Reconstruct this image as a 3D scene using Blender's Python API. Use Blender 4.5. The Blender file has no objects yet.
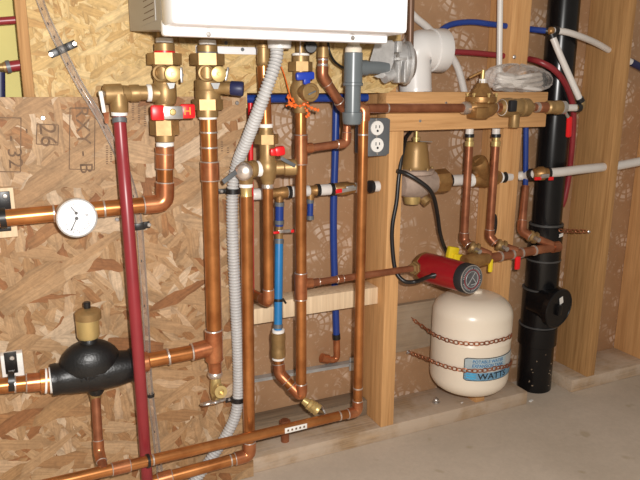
import bpy, bmesh, math, random
from mathutils import Vector as V, Matrix
R = random.Random(7)
sc = bpy.context.scene
COL = sc.collection
# ------------------------------------------------------------------ camera
F = 647.0
YAW, PITCH, ROLL = math.radians(25), math.radians(13.6), math.radians(0.35)
CAM = V((0, -1.25, 0.867))
fw = V((math.sin(YAW)*math.cos(PITCH), math.cos(YAW)*math.cos(PITCH), -math.sin(PITCH)))
r0 = V((math.cos(YAW), -math.sin(YAW), 0)); u0 = r0.cross(fw)
rt = math.cos(ROLL)*r0 + math.sin(ROLL)*u0
up = rt.cross(fw)
cam = bpy.data.objects.new('camera', bpy.data.cameras.new('camera')); COL.objects.link(cam)
cam.data.sensor_width = 36; cam.data.lens = 36*F/640; cam.data.clip_start = .01
m = Matrix.Identity(4)
for i in range(3):
    m[i][0] = rt[i]; m[i][1] = up[i]; m[i][2] = -fw[i]; m[i][3] = CAM[i]
cam.matrix_world = m; sc.camera = cam

def P(px, py, Y):
    "point of the plane y = Y seen at a pixel: measuring the place from the photograph"
    d = fw + rt*((px-320)/F) + up*((240-py)/F)
    return CAM + d*((Y-CAM.y)/d.y)
def S(p): return (p-CAM).dot(fw)/F           # metres per pixel at p
def PP(a): return P(*a) if not isinstance(a, V) else a

# ------------------------------------------------------------------ materials
def nd(nt, t, **kw):
    n = nt.nodes.new(t)
    for k, v in kw.items(): setattr(n, k, v)
    return n
def newmat(name):
    mt = bpy.data.materials.new(name); mt.use_nodes = True
    return mt, mt.node_tree, mt.node_tree.nodes['Principled BSDF']
def mixc(nt, fac, a, b, mode='MIX'):
    n = nd(nt, 'ShaderNodeMix', data_type='RGBA', blend_type=mode)
    for s, v in ((n.inputs[0], fac), (n.inputs[6], a), (n.inputs[7], b)):
        if hasattr(v, 'links') or hasattr(v, 'is_linked'): nt.links.new(v, s)
        elif isinstance(v, (int, float)): s.default_value = v
        else: s.default_value = (*v[:3], 1)
    return n.outputs[2]
def ramp(nt, inp, stops, interp='LINEAR'):
    n = nd(nt, 'ShaderNodeValToRGB'); cr = n.color_ramp; cr.interpolation = interp
    while len(cr.elements) < len(stops): cr.elements.new(.5)
    for e, (p, c) in zip(cr.elements, stops):
        e.position = p; e.color = (*(c if isinstance(c, tuple) else (c, c, c)), 1)
    nt.links.new(inp, n.inputs[0]); return n.outputs[0]
def math_(nt, op, a, b=0.0):
    n = nd(nt, 'ShaderNodeMath', operation=op)
    for s, v in zip(n.inputs, (a, b)):
        if hasattr(v, 'is_linked'): nt.links.new(v, s)
        else: s.default_value = v
    return n.outputs[0]
def coords(nt, scale=(1, 1, 1), rot=(0, 0, 0)):
    tc = nd(nt, 'ShaderNodeTexCoord'); mp = nd(nt, 'ShaderNodeMapping')
    nt.links.new(tc.outputs['Object'], mp.inputs[0])
    mp.inputs['Scale'].default_value = scale; mp.inputs['Rotation'].default_value = rot
    return mp.outputs[0]
def noise(nt, vec, scale, detail=3, rough=.5, dist=0):
    n = nd(nt, 'ShaderNodeTexNoise'); nt.links.new(vec, n.inputs['Vector'])
    n.inputs['Scale'].default_value = scale; n.inputs['Detail'].default_value = detail
    n.inputs['Roughness'].default_value = rough; n.inputs['Distortion'].default_value = dist
    return n.outputs['Fac']
def bump(nt, b, h, strength=.3, dist=.002):
    n = nd(nt, 'ShaderNodeBump'); n.inputs['Strength'].default_value = strength; n.inputs['Distance'].default_value = dist
    nt.links.new(h, n.inputs['Height']); nt.links.new(n.outputs[0], b.inputs['Normal'])
def mat(name, c, rough=.5, metal=0, var=.12, ns=25, bmp=0, spec=.5, c2=None):
    mt, nt, b = newmat(name)
    f = noise(nt, coords(nt), ns, 4, .6)
    lo = tuple(max(0, x*(1-var)) for x in c) if c2 is None else c2
    hi = tuple(min(1, x*(1+var)) for x in c)
    nt.links.new(ramp(nt, f, [(.3, lo), (.7, hi)]), b.inputs['Base Color'])
    b.inputs['Roughness'].default_value = rough; b.inputs['Metallic'].default_value = metal
    b.inputs['Specular IOR Level'].default_value = spec
    if bmp: bump(nt, b, noise(nt, coords(nt), ns*6, 3), bmp, .002)
    return mt
def wood(name, c1, c2, axis, rough=.65, dust=None):
    mt, nt, b = newmat(name)
    s = [1, 1, 1]; s[axis] = .045
    v = coords(nt, tuple(s))
    f1 = noise(nt, v, 55, 4, .6, 1.2); f2 = noise(nt, v, 190, 2, .5)
    c = ramp(nt, f1, [(.3, c2), (.5, c1), (.72, tuple(min(1, x*1.12) for x in c1))])
    c = mixc(nt, .35, c, ramp(nt, f2, [(.35, tuple(x*.75 for x in c2)), (.65, c1)]))
    # knots
    vo = nd(nt, 'ShaderNodeTexVoronoi'); nt.links.new(coords(nt, tuple(.35 if i == axis else 1 for i in range(3))), vo.inputs['Vector'])
    vo.inputs['Scale'].default_value = 9
    k = ramp(nt, vo.outputs['Distance'], [(.04, 1.), (.09, 0.)])
    c = mixc(nt, math_(nt, 'MULTIPLY', k, .75), c, (.16, .065, .02))
    if dust:
        d = ramp(nt, noise(nt, coords(nt), 9, 5, .65), [(.35, 0.), (.6, 1.)])
        c = mixc(nt, math_(nt, 'MULTIPLY', d, .85), c, dust)
    nt.links.new(c, b.inputs['Base Color']); b.inputs['Roughness'].default_value = rough
    b.inputs['Specular IOR Level'].default_value = .25
    bump(nt, b, f2, .15, .001)
    return mt
def osb(name, cols, seed, size=1.0, contrast=1.0):
    mt, nt, b = newmat(name)
    tc = nd(nt, 'ShaderNodeTexCoord'); sp = nd(nt, 'ShaderNodeSeparateXYZ'); nt.links.new(tc.outputs['Object'], sp.inputs[0])
    cb = nd(nt, 'ShaderNodeCombineXYZ'); nt.links.new(sp.outputs[0], cb.inputs[0]); nt.links.new(sp.outputs[2], cb.inputs[1])
    base = cb.outputs[0]
    wob = nd(nt, 'ShaderNodeTexNoise'); nt.links.new(base, wob.inputs['Vector']); wob.inputs['Scale'].default_value = 22; wob.inputs['Detail'].default_value = 3
    wv = nd(nt, 'ShaderNodeVectorMath', operation='MULTIPLY_ADD'); nt.links.new(wob.outputs['Color'], wv.inputs[0]); wv.inputs[1].default_value = (.022, .022, 0); nt.links.new(base, wv.inputs[2])
    rr = random.Random(seed)
    col = None; hgt = None
    angs = [0, 25, -30, 65, 150, 8, 42, -50, 95, -14, 30]
    for i, a in enumerate(angs):
        mp = nd(nt, 'ShaderNodeMapping'); nt.links.new(wv.outputs[0], mp.inputs[0])
        mp.inputs['Rotation'].default_value = (0, 0, math.radians(a)); mp.inputs['Location'].default_value = (rr.random()*9, rr.random()*9, 0)
        big = 1.0 if i < 5 else (1.5 if i < 9 else .8)
        mp.vector_type = 'TEXTURE'; mp.inputs['Scale'].default_value = (size/(11*big), size/(42*big), 1)
        vo = nd(nt, 'ShaderNodeTexVoronoi', voronoi_dimensions='2D', distance='CHEBYCHEV' if i % 2 else 'EUCLIDEAN'); nt.links.new(mp.outputs[0], vo.inputs['Vector']); vo.inputs['Scale'].default_value = 1
        sc_ = nd(nt, 'ShaderNodeSeparateColor'); nt.links.new(vo.outputs['Color'], sc_.inputs[0])
        n = len(cols)
        fc = ramp(nt, sc_.outputs[1], [(j/n, cols[j]) for j in range(n)], 'CONSTANT')
        g = nd(nt, 'ShaderNodeMapping'); nt.links.new(base, g.inputs[0]); g.inputs['Rotation'].default_value = (0, 0, math.radians(a)); g.vector_type = 'TEXTURE'; g.inputs['Scale'].default_value = (1/14, 1/260, 1)
        gr = noise(nt, g.outputs[0], 1.0, 4, .6)
        fc = mixc(nt, 1, fc, ramp(nt, gr, [(.3, 1-.26*contrast), (.7, 1+.12*contrast)]), 'MULTIPLY')
        # thin dark rim along a strand's edge
        ed = ramp(nt, vo.outputs['Distance'], [(.45, 1.0), (.62, 1-.2*contrast)])
        fc = mixc(nt, 1, fc, ed, 'MULTIPLY')
        if col is None: col = fc; hgt = sc_.outputs[2]
        else:
            mk = math_(nt, 'GREATER_THAN', sc_.outputs[0], .62 if i < 9 else .72)
            col = mixc(nt, mk, col, fc)
            hm = nd(nt, 'ShaderNodeMix', data_type='FLOAT'); nt.links.new(mk, hm.inputs[0]); nt.links.new(hgt, hm.inputs[2]); nt.links.new(sc_.outputs[2], hm.inputs[3]); hgt = hm.outputs[0]
    col = mixc(nt, 1, col, ramp(nt, noise(nt, base, 75, 5, .7, 1.0), [(.3, 1-.22*contrast), (.7, 1+.14*contrast)]), 'MULTIPLY')
    nt.links.new(col, b.inputs['Base Color']); b.inputs['Roughness'].default_value = .6; b.inputs['Specular IOR Level'].default_value = .3
    bump(nt, b, hgt, .25, .0012)
    return mt
def kraft(name):
    mt, nt, b = newmat(name)
    tc = nd(nt, 'ShaderNodeTexCoord'); sp = nd(nt, 'ShaderNodeSeparateXYZ'); nt.links.new(tc.outputs['Object'], sp.inputs[0])
    cb = nd(nt, 'ShaderNodeCombineXYZ'); nt.links.new(sp.outputs[0], cb.inputs[0]); nt.links.new(sp.outputs[2], cb.inputs[1])
    base = cb.outputs[0]
    c = ramp(nt, noise(nt, base, 6, 4, .6), [(.3, (.325, .18, .092)), (.7, (.41, .24, .13))])
    vo = nd(nt, 'ShaderNodeTexVoronoi', voronoi_dimensions='2D'); nt.links.new(base, vo.inputs['Vector']); vo.inputs['Scale'].default_value = 6.5
    # ink swirls: arcs about each cell centre, cut by spokes
    ring = math_(nt, 'SINE', math_(nt, 'MULTIPLY', vo.outputs['Distance'], 62))
    dv = nd(nt, 'ShaderNodeVectorMath', operation='SUBTRACT'); nt.links.new(base, dv.inputs[0])
    nt.links.new(vo.outputs['Position'], dv.inputs[1])
    ss = nd(nt, 'ShaderNodeSeparateXYZ'); nt.links.new(dv.outputs[0], ss.inputs[0])
    an = math_(nt, 'ARCTAN2', ss.outputs[0], ss.outputs[1])
    spoke = math_(nt, 'SINE', math_(nt, 'MULTIPLY', an, 13))
    both = math_(nt, 'MAXIMUM', math_(nt, 'MULTIPLY', ring, .9), spoke)
    ink = ramp(nt, both, [(.5, 1.), (.62, 0.)])
    patch = ramp(nt, noise(nt, base, 11, 3, .6), [(.47, 0.), (.56, 1.)])
    dd = ramp(nt, vo.outputs['Distance'], [(.08, 0.), (.14, 1.), (.42, 1.), (.5, 0.)])
    f = math_(nt, 'MULTIPLY', math_(nt, 'MULTIPLY', ink, patch), math_(nt, 'MULTIPLY', dd, .62))
    c = mixc(nt, f, c, (.72, .57, .46))
    sm = ramp(nt, noise(nt, base, 34, 3, .6, 2.5), [(.60, 0.), (.66, .6)])
    c = mixc(nt, math_(nt, 'MULTIPLY', sm, .5), c, (.66, .50, .38))  # pale plastic glare streaks painted into the paper's colour
    nt.links.new(c, b.inputs['Base Color']); b.inputs['Roughness'].default_value = .45
    bump(nt, b, noise(nt, base, 14, 3), .3, .006)
    return mt
def concrete(name, a, c_):
    mt, nt, b = newmat(name)
    v = coords(nt)
    c = ramp(nt, noise(nt, v, 3.2, 6, .65), [(.3, a), (.7, c_)])
    c = mixc(nt, 1, c, ramp(nt, noise(nt, v, 90, 3, .7), [(.3, .95), (.7, 1.03)]), 'MULTIPLY')
    sp_ = ramp(nt, noise(nt, v, 16, 2, .4), [(.70, 0.), (.76, 1.)])
    c = mixc(nt, math_(nt, 'MULTIPLY', sp_, .35), c, (.30, .22, .10))
    nt.links.new(c, b.inputs['Base Color']); b.inputs['Roughness'].default_value = .8; b.inputs['Specular IOR Level'].default_value = .25
    bump(nt, b, noise(nt, v, 60, 4), .2, .002)
    return mt
def clear(name, tint, fac, rough=.08, whiten=0.0):
    mt, nt, b = newmat(name)
    out = [n for n in nt.nodes if n.type == 'OUTPUT_MATERIAL'][0]
    tr = nd(nt, 'ShaderNodeBsdfTransparent'); tr.inputs[0].default_value = (*tint, 1)
    b.inputs['Base Color'].default_value = (.9, .88, .86, 1); b.inputs['Roughness'].default_value = rough; b.inputs['Specular IOR Level'].default_value = .9
    mx = nd(nt, 'ShaderNodeMixShader')
    fr = nd(nt, 'ShaderNodeFresnel'); fr.inputs[0].default_value = 1.5
    f = math_(nt, 'ADD', math_(nt, 'MULTIPLY', fr.outputs[0], .5 if whiten else 1.2), fac)
    if whiten:
        w = ramp(nt, noise(nt, coords(nt), 28, 4, .6, 3.0), [(.48, 0.), (.62, 1.)])
        f = math_(nt, 'ADD', f, math_(nt, 'MULTIPLY', w, whiten))
        bump(nt, b, noise(nt, coords(nt), 30, 2), .5, .01)
    nt.links.new(f, mx.inputs[0]); nt.links.new(tr.outputs[0], mx.inputs[1]); nt.links.new(b.outputs[0], mx.inputs[2])
    nt.links.new(mx.outputs[0], out.inputs[0])
    return mt

M = dict(
 copper=mat('copper', (.52, .215, .07), .30, .75, .16, 18, c2=(.34, .12, .034)),
 copper_old=mat('aged copper', (.40, .155, .075), .36, .6, .16, 22, c2=(.23, .075, .035)),
 fitting=mat('copper fitting', (.56, .235, .105), .30, .75, .12, 30, c2=(.38, .12, .05)),
 solder=mat('solder', (.66, .58, .52), .35, .8, .15, 80),
 brass=mat('brass', (.37, .235, .098), .44, .5, .12, 40, c2=(.27, .165, .065)),
 brass_light=mat('bright brass', (.60, .44, .18), .36, .55, .08, 40),
 bronze=mat('cast bronze', (.38, .21, .075), .42, .6, .15, 50, .15, c2=(.26, .13, .045)),
 bell=mat('bronze paint', (.33, .195, .07), .4, .3, .08, 30),
 zinc=mat('dusty casting', (.40, .30, .24), .7, .15, .25, 26, .3),
 steel=mat('bright steel', (.62, .60, .58), .28, .85, .1, 60),
 galv=mat('galvanised steel', (.46, .47, .47), .42, .4, .2, 20),
 alu=mat('cast aluminium', (.55, .54, .53), .45, .55, .12, 70, .35),
 tape=mat('white thread tape', (.86, .83, .79), .6, 0, .06, 200, .3),
 red_pex=mat('red tube', (.25, .024, .03), .35, 0, .1, 14),
 red=mat('red plastic', (.72, .012, .016), .35, 0, .05, 20),
 pump_red=mat('red enamel', (.30, .008, .014), .3, 0, .08, 20),
 blue_pex=mat('blue tube', (.014, .045, .24), .35, 0, .1, 14),
 blue_light=mat('sky blue tube', (.02, .19, .46), .35, 0, .1, 14),
 blue=mat('blue plastic', (.015, .05, .42), .35, 0, .05, 20),
 navy=mat('navy plastic', (.018, .022, .075), .45, 0, .1, 20),
 white_pex=mat('white tube', (.70, .66, .62), .35, 0, .05, 14),
 pvc=mat('white PVC', (.74, .72, .70), .3, 0, .03, 10),
 black=mat('black rubber', (.012, .011, .011), .38, 0, .2, 30),
 iron=mat('black iron', (.007, .007, .0075), .38, 0, .3, 40, .25),
 abs=mat('black ABS', (.006, .0058, .0065), .24, 0, .2, 30, spec=.4),
 abs_lip=mat('scuffed ABS', (.07, .068, .066), .45, 0, .2, 60),
 enamel=mat('white enamel', (.86, .86, .88), .3, 0, .015, 4),
 shaded_white=mat('shaded white metal', (.36, .345, .33), .4, .1, .04, 6),  # shade of the heater's side under grazing light, put into the colour
 grey_pvc=mat('grey PVC', (.135, .155, .165), .3, 0, .06, 14),
 grey_box=mat('grey box', (.14, .15, .16), .45, .2, .1, 30),
 conduit=mat('grey conduit', (.50, .49, .48), .4, 0, .06, 20),
 cream=mat('cream enamel', (.80, .70, .57), .28, 0, .03, 6),
 label_blue=mat('label blue', (.30, .56, .76), .35, 0, .04, 6),
 label_pale=mat('label pale blue', (.72, .82, .85), .35, 0, .04, 6),
 label_cyan=mat('label cyan', (.06, .42, .72), .35, 0, .04, 6),
 ink=mat('black ink', (.012, .012, .014), .6, 0, .2, 60),
 ink_blue=mat('blue ink', (.03, .22, .48), .5, 0, .1, 60),
 stamp=mat('stamp ink', (.16, .095, .055), .8, 0, .35, 120),
 paper=mat('white paper', (.82, .80, .76), .6, 0, .03, 40),
 gold=mat('gold print', (.75, .33, .03), .4, 0, .05, 40),
 yellow=mat('yellow plastic', (.78, .58, .02), .35, 0, .06, 20),
 orange=mat('orange plastic', (.85, .17, .03), .4, 0, .08, 30),
 dial=mat('dial face', (.82, .82, .84), .35, 0, .02, 8),
 dark_glass=mat('mottled reflection glass', (.10, .10, .105), .12, .2, .5, 60),  # mottled grey paints reflections into the dark pump face
 brown_pipe=mat('brown painted pipe', (.16, .085, .05), .4, .3, .12, 20),
 stain=mat('burn mark', (.02, .013, .01), .8, 0, .3, 60),
 green_wall=mat('yellow green panel', (.62, .55, .20), .75, 0, .06, 6),
 stud=wood('sawn lumber upright', (.67, .375, .16), (.53, .265, .10), 2),
 beam=wood('sawn lumber lengthwise', (.64, .36, .155), (.49, .25, .095), 0),
 fir=wood('brown fir', (.50, .275, .11), (.34, .17, .06), 2),
 pale=wood('pale planed lumber', (.78, .60, .40), (.66, .46, .28), 2),
 weathered=wood('stained weathered board', (.27, .19, .12), (.085, .056, .036), 0, .85, (.22, .165, .115)),
 plate=wood('dusty plate', (.46, .31, .18), (.22, .14, .08), 0, .8, (.55, .44, .34)),
 plank=wood('dusty grey board', (.33, .235, .15), (.22, .15, .095), 0, .8, (.36, .28, .20)),
 osb_low=osb('strand board', [tuple(.74*x for x in c) for c in [(.57, .345, .175), (.70, .465, .275), (.50, .285, .13), (.60, .375, .195), (.38, .165, .065), (.76, .55, .36), (.53, .315, .155), (.64, .415, .23), (.47, .255, .115), (.57, .35, .18), (.59, .365, .19), (.45, .22, .09), (.55, .33, .165)]], 3, .85, .95),
 osb_up=osb('yellow strand board', [(.60, .41, .17), (.66, .47, .22), (.53, .335, .125), (.63, .43, .19), (.48, .28, .10), (.68, .49, .235), (.58, .385, .155)], 11, .42, .85),
 kraft=kraft('brown printed paper'),
 concrete=concrete('concrete', (.48, .40, .315), (.60, .505, .41)),
 clear=clear('clear tube', (.90, .86, .82), .05),
 glass=clear('gauge glass', (.99, .99, .99), .0, .03),
 bag=clear('clear film', (.98, .97, .96), .03, .25, .12),
)

# ------------------------------------------------------------------ mesh building
def basis(d):
    d = d.normalized(); a = V((0, 0, 1)) if abs(d.z) < .9 else V((1, 0, 0))
    u = d.cross(a).normalized(); return u, d.cross(u).normalized(), d
class MB:
    def __init__(s): s.bm = bmesh.new()
    def rings(s, rings, cap0=True, cap1=True, closed=False):
        bm = s.bm; vr = [[bm.verts.new(p) for p in r] for r in rings]
        pairs = list(zip(vr, vr[1:])) + ([(vr[-1], vr[0])] if closed else [])
        for a, b in pairs:
            n = len(a)
            for i in range(n):
                bm.faces.new((a[i], a[(i+1) % n], b[(i+1) % n], b[i]))
        if not closed:
            if cap0: bm.faces.new(vr[0][::-1])
            if cap1: bm.faces.new(vr[-1])
        return s
    def tube(s, pts, r, n=18, cap=True, closed=False):
        pts = [V(p) for p in pts]; k = len(pts)
        rs = r if isinstance(r, (list, tuple)) else [r]*k
        tan = []
        for i in range(k):
            a = pts[i-1] if (i or closed) else pts[0]; b = pts[(i+1) % k] if (i < k-1 or closed) else pts[-1]
            tan.append((b-a).normalized())
        u, v, _ = basis(tan[0]); out = []
        for i in range(k):
            if i:
                q = tan[i-1].rotation_difference(tan[i]); u = q @ u
            u = (u - tan[i]*u.dot(tan[i])).normalized(); v = tan[i].cross(u)
            out.append([pts[i]+rs[i]*(math.cos(t)*u+math.sin(t)*v) for t in [2*math.pi*j/n for j in range(n)]])
        return s.rings(out, cap, cap, closed)
    def lathe(s, p0, d, prof, n=28, ph=0):
        u, v, d = basis(V(d)); p0 = V(p0)
        return s.rings([[p0+d*t+max(r, 1e-5)*(math.cos(a)*u+math.sin(a)*v) for a in [2*math.pi*(j+ph)/n for j in range(n)]] for t, r in prof])
    def box(s, c, size, ax=None, bev=0.0):
        c = V(c); ax = ax or (V((1, 0, 0)), V((0, 1, 0)), V((0, 0, 1)))
        t = bmesh.new(); bmesh.ops.create_cube(t, size=1)
        for v in t.verts: v.co = V((v.co.x*size[0], v.co.y*size[1], v.co.z*size[2]))
        if bev: bmesh.ops.bevel(t, geom=t.edges[:], offset=bev, segments=2, affect='EDGES', profile=.5)
        mp = {}
        for v in t.verts: mp[v] = s.bm.verts.new(c+ax[0]*v.co.x+ax[1]*v.co.y+ax[2]*v.co.z)
        for f in t.faces: s.bm.faces.new([mp[v] for v in f.verts])
        t.free(); return s
    def bb(s, lo, hi, bev=0.0):
        lo, hi = V(lo), V(hi); return s.box((lo+hi)/2, hi-lo, None, bev)
    def sph(s, c, r, sc_=(1, 1, 1), ax=None, n=24):
        c = V(c); ax = ax or (V((1, 0, 0)), V((0, 1, 0)), V((0, 0, 1)))
        t = bmesh.new(); bmesh.ops.create_uvsphere(t, u_segments=n, v_segments=n//2, radius=r); mp = {}
        for v in t.verts: mp[v] = s.bm.verts.new(c+ax[0]*v.co.x*sc_[0]+ax[1]*v.co.y*sc_[1]+ax[2]*v.co.z*sc_[2])
        for f in t.faces: s.bm.faces.new([mp[v] for v in f.verts])
        t.free(); return s
    def ring(s, c, d, Rr, r, n=32, k=8):
        u, v, d = basis(V(d)); c = V(c)
        return s.tube([c+Rr*(math.cos(a)*u+math.sin(a)*v) for a in [2*math.pi*j/n for j in range(n)]], r, k, closed=True)
    def band(s, c, d, ri, ro, w, n=32):
        "hollow collar about an axis"
        u, v, d = basis(V(d)); c = V(c)
        def rg(r, t): return [c+d*t+r*(math.cos(a)*u+math.sin(a)*v) for a in [2*math.pi*j/n for j in range(n)]]
        return s.rings([rg(ri, -w/2), rg(ro, -w/2), rg(ro, w/2), rg(ri, w/2)], closed=True)
    def prism(s, pts, off):
        a = [s.bm.verts.new(V(p)) for p in pts]; b = [s.bm.verts.new(V(p)+V(off)) for p in pts]; n = len(a)
        s.bm.faces.new(a[::-1]); s.bm.faces.new(b)
        for i in range(n): s.bm.faces.new((a[i], a[(i+1) % n], b[(i+1) % n], b[i]))
        return s
    def strip(s, L, Rr):
        a = [s.bm.verts.new(V(p)) for p in L]; b = [s.bm.verts.new(V(p)) for p in Rr]
        for i in range(len(a)-1): s.bm.faces.new((a[i], a[i+1], b[i+1], b[i]))
        return s
    def text(s, txt, fn, size=1.0):
        cu = bpy.data.curves.new('t', 'FONT'); cu.body = txt; cu.size = size; cu.align_x = 'CENTER'; cu.align_y = 'CENTER'; cu.resolution_u = 3
        o = bpy.data.objects.new('t', cu); COL.objects.link(o)
        bpy.context.view_layer.update()
        me = bpy.data.meshes.new_from_object(o.evaluated_get(bpy.context.evaluated_depsgraph_get()))
        vs = [s.bm.verts.new(fn(v.co.x, v.co.y)) for v in me.vertices]
        for p in me.polygons:
            try: s.bm.faces.new([vs[i] for i in p.vertices])
            except ValueError: pass
        bpy.data.objects.remove(o); bpy.data.curves.remove(cu); bpy.data.meshes.remove(me)
        return s

def obj(name, mb, mt, root=None, parent=None, sharp=38, smooth=True):
    me = bpy.data.meshes.new(name)
    org = root.location if root else V((0, 0, 0))
    if root is None:
        # base of the object itself
        vs = [v.co for v in mb.bm.verts]
        org = V((sum(v.x for v in vs)/len(vs), sum(v.y for v in vs)/len(vs), min(v.z for v in vs)))
    for v in mb.bm.verts: v.co -= org
    bmesh.ops.recalc_face_normals(mb.bm, faces=mb.bm.faces[:])
    mb.bm.to_mesh(me); mb.bm.free()
    if smooth:
        me.polygons.foreach_set('use_smooth', [True]*len(me.polygons)); me.set_sharp_from_angle(angle=math.radians(sharp))
    me.materials.append(M[mt])
    o = bpy.data.objects.new(name, me); COL.objects.link(o)
    if root is None: o.location = org
    else: o.parent = parent or root
    return o
def tag(o, label, cat, group=None, kind=None):
    o['label'] = label; o['category'] = cat
    if group: o['group'] = group
    if kind: o['kind'] = kind
    return o
def thing(name, label, cat, p, group=None):
    o = bpy.data.objects.new(name, None); o.location = PP(p); o.empty_display_size = .02; COL.objects.link(o)
    return tag(o, label, cat, group)
def struct(name, mb, mt, smooth=False):
    o = obj(name, mb, mt, smooth=smooth); o['kind'] = 'structure'; return o
def G(A, B, prof, n=28, mb=None, ph=0):
    "solid of revolution between two measured points; prof = (fraction, radius in photo pixels)"
    a, b = PP(A), PP(B); L = (b-a).length; mb = mb or MB()
    return mb.lathe(a, b-a, [(t*L, r*S(a+(b-a)*t)) for t, r in prof], n, ph)
def VL(px, Y, prof, n=28, mb=None, ph=0):
    "solid of revolution about a plumb axis; prof = (pixel row, radius in pixels)"
    ys = [q[0] for q in prof]; pm = P(px, (ys[0]+ys[-1])/2, Y); mb = mb or MB()
    pr = [(pm.z*0 + P(px, y, Y).z, r*S(P(px, y, Y))) for y, r in prof]
    return mb.lathe(V((pm.x, Y, 0)), V((0, 0, 1)), pr, n, ph)
def HEX(px, Y, y0, y1, r, mb=None):
    return VL(px, Y, [(y0, r*.9), (y0+.8, r), (y1-.8, r), (y1, r*.9)], 6, mb, .25)
def fillet(pts, rad, n=7):
    pts = [V(p) for p in pts]; out = [pts[0]]
    for i in range(1, len(pts)-1):
        a, c, b = pts[i-1], pts[i], pts[i+1]
        d1, d2 = (a-c), (b-c); l = min(rad, d1.length*.48, d2.length*.48); d1.normalize(); d2.normalize()
        p0, p2 = c+d1*l, c+d2*l
        for k in range(n+1):
            t = k/n; out.append(p0*(1-t)**2+c*2*t*(1-t)+p2*t*t)
    out.append(pts[-1]); return out
def curve(pts, n=8):
    "Catmull-Rom through measured points"
    q = [PP(p) for p in pts]; q = [q[0]*2-q[1]]+q+[q[-1]*2-q[-2]]; out = []
    for i in range(1, len(q)-2):
        for k in range(n):
            t = k/n; a, b, c, d = q[i-1:i+3]
            out.append(.5*((2*b)+(c-a)*t+(2*a-5*b+4*c-d)*t*t+(3*b-a-3*c+d)*t**3))
    out.append(q[-2]); return out
def run(name, label, cat, pts, r, mt='copper', fit='fitting', couplings=(), rings=(), group=None, ends=(0, 0), grow=1.16):
    """soldered pipe run: straight lengths, elbows at every corner; couplings = (segment, fraction, half length), rings = (segment, fraction)"""
    pts = [PP(p) for p in pts]
    root = thing(name, label, cat, min(pts, key=lambda p: p.z), group)
    for i in range(len(pts)-1):
        obj('pipe', MB().tube([pts[i], pts[i+1]], r, 24), mt, root)
    for i in range(1, len(pts)-1):
        c = pts[i]; d1 = (pts[i-1]-c).normalized(); d2 = (pts[i+1]-c).normalized()
        ang = d1.angle(d2); L = r*(2.6 if ang < 2.2 else 1.9)
        a, b = c+d1*L, c+d2*L
        e = obj('elbow', MB().tube([a]+fillet([a+(c-a)*.12, c, b+(c-b)*.12], r*1.9, 10)+[b], r*grow, 24), fit, root)
        for q, dq in ((a, d1), (b, d2)): obj('solder_joint', MB().ring(q, dq, r*1.04, r*.13), 'solder', root, e)
    for sgm, t, h in couplings:
        a, b = pts[sgm], pts[sgm+1]; d = (b-a).normalized(); c = a+(b-a)*t
        k = obj('coupling', MB().lathe(c-d*h, d, [(0, r*1.02), (.0005, r*grow), (2*h-.0005, r*grow), (2*h, r*1.02)], 24), fit, root)
        for q in (c-d*h, c+d*h): obj('solder_joint', MB().ring(q, d, r*1.04, r*.13), 'solder', root, k)
    for sgm, t in rings:
        a, b = pts[sgm], pts[sgm+1]; d = (b-a).normalized(); c = a+(b-a)*t
        obj('solder_joint', MB().lathe(c-d*.0018, d, [(0, r*1.01), (.0006, r*1.07), (.003, r*1.07), (.0036, r*1.01)], 24), 'solder', root)
    return root
def flex(name, label, cat, pts, r, mt, group=None, n=10):
    "a bendy tube or cable of one piece"
    return tag(obj(name, MB().tube(curve(pts, n), r, 14), mt), label, cat, group)
def knurl(c, d, r, w):
    return MB().lathe(V(c)-V(d).normalized()*w/2, d, [(0, r*.94), (w*.15, r), (w*.85, r), (w, r*.94)], 20)
def crimp(root, A, B, t, r, w=.006, mt='black'):
    a, b = PP(A), PP(B); d = (b-a).normalized(); c = a+(b-a)*t
    return obj('crimp_ring', MB().lathe(c-d*w/2, d, [(0, r), (.0006, r*1.18), (w-.0006, r*1.18), (w, r)], 24), mt, root)
def screw(root, p, d=(0, -1, 0), r=.0035, parent=None, name='screw', mt='steel'):
    p = V(p); d = V(d)
    return obj(name, MB().lathe(p, d, [(0, r*.8), (r*.3, r), (r*.6, r*.75), (r*.62, r*.3), (r*.45, r*.28), (r*.45, 0)], 14), mt, root, parent)
X, Yv, Z = V((1, 0, 0)), V((0, 1, 0)), V((0, 0, 1))

# ================================================================== THE SETTING
YB = .126                                             # face of the paper behind the studs
struct('floor', MB().bb((-1.6, -2.6, -.06), (3.4, .30, 0)), 'concrete')
xe = P(249, 250, -.012).x; zl = P(97, 97, -.012).z
w = struct('wall_left', MB().bb((-.9, -.012, .002), (xe, -.0005, zl)), 'osb_low')
xu = P(30.5, 50, 0).x; xr = P(400, 60, .0).x; zu = P(200, 98, 0).z
struct('wall_upper', MB().prism([(xu, 0, zu-.02), (P(249, 98, 0).x-.004, 0, zu-.02), (P(249, 98, 0).x-.004, 0, P(300, 93, 0).z), (P(392, 92, 0).x-.01, 0, P(380, 93, 0).z), (xr-.004, 0, P(399, 86, 0).z), (xr, 0, P(400, 78, 0).z), (xr, 0, 1.35), (xu, 0, 1.35)], (0, .0115, 0)), 'osb_up')
struct('wall_back', MB().bb((.20, YB, 0), (3.0, YB+.012, 1.45)), 'kraft')
struct('wall_far_left', MB().bb((-.9, .10, zl-.1), (.08, .112, 1.45)), 'green_wall')
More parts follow.
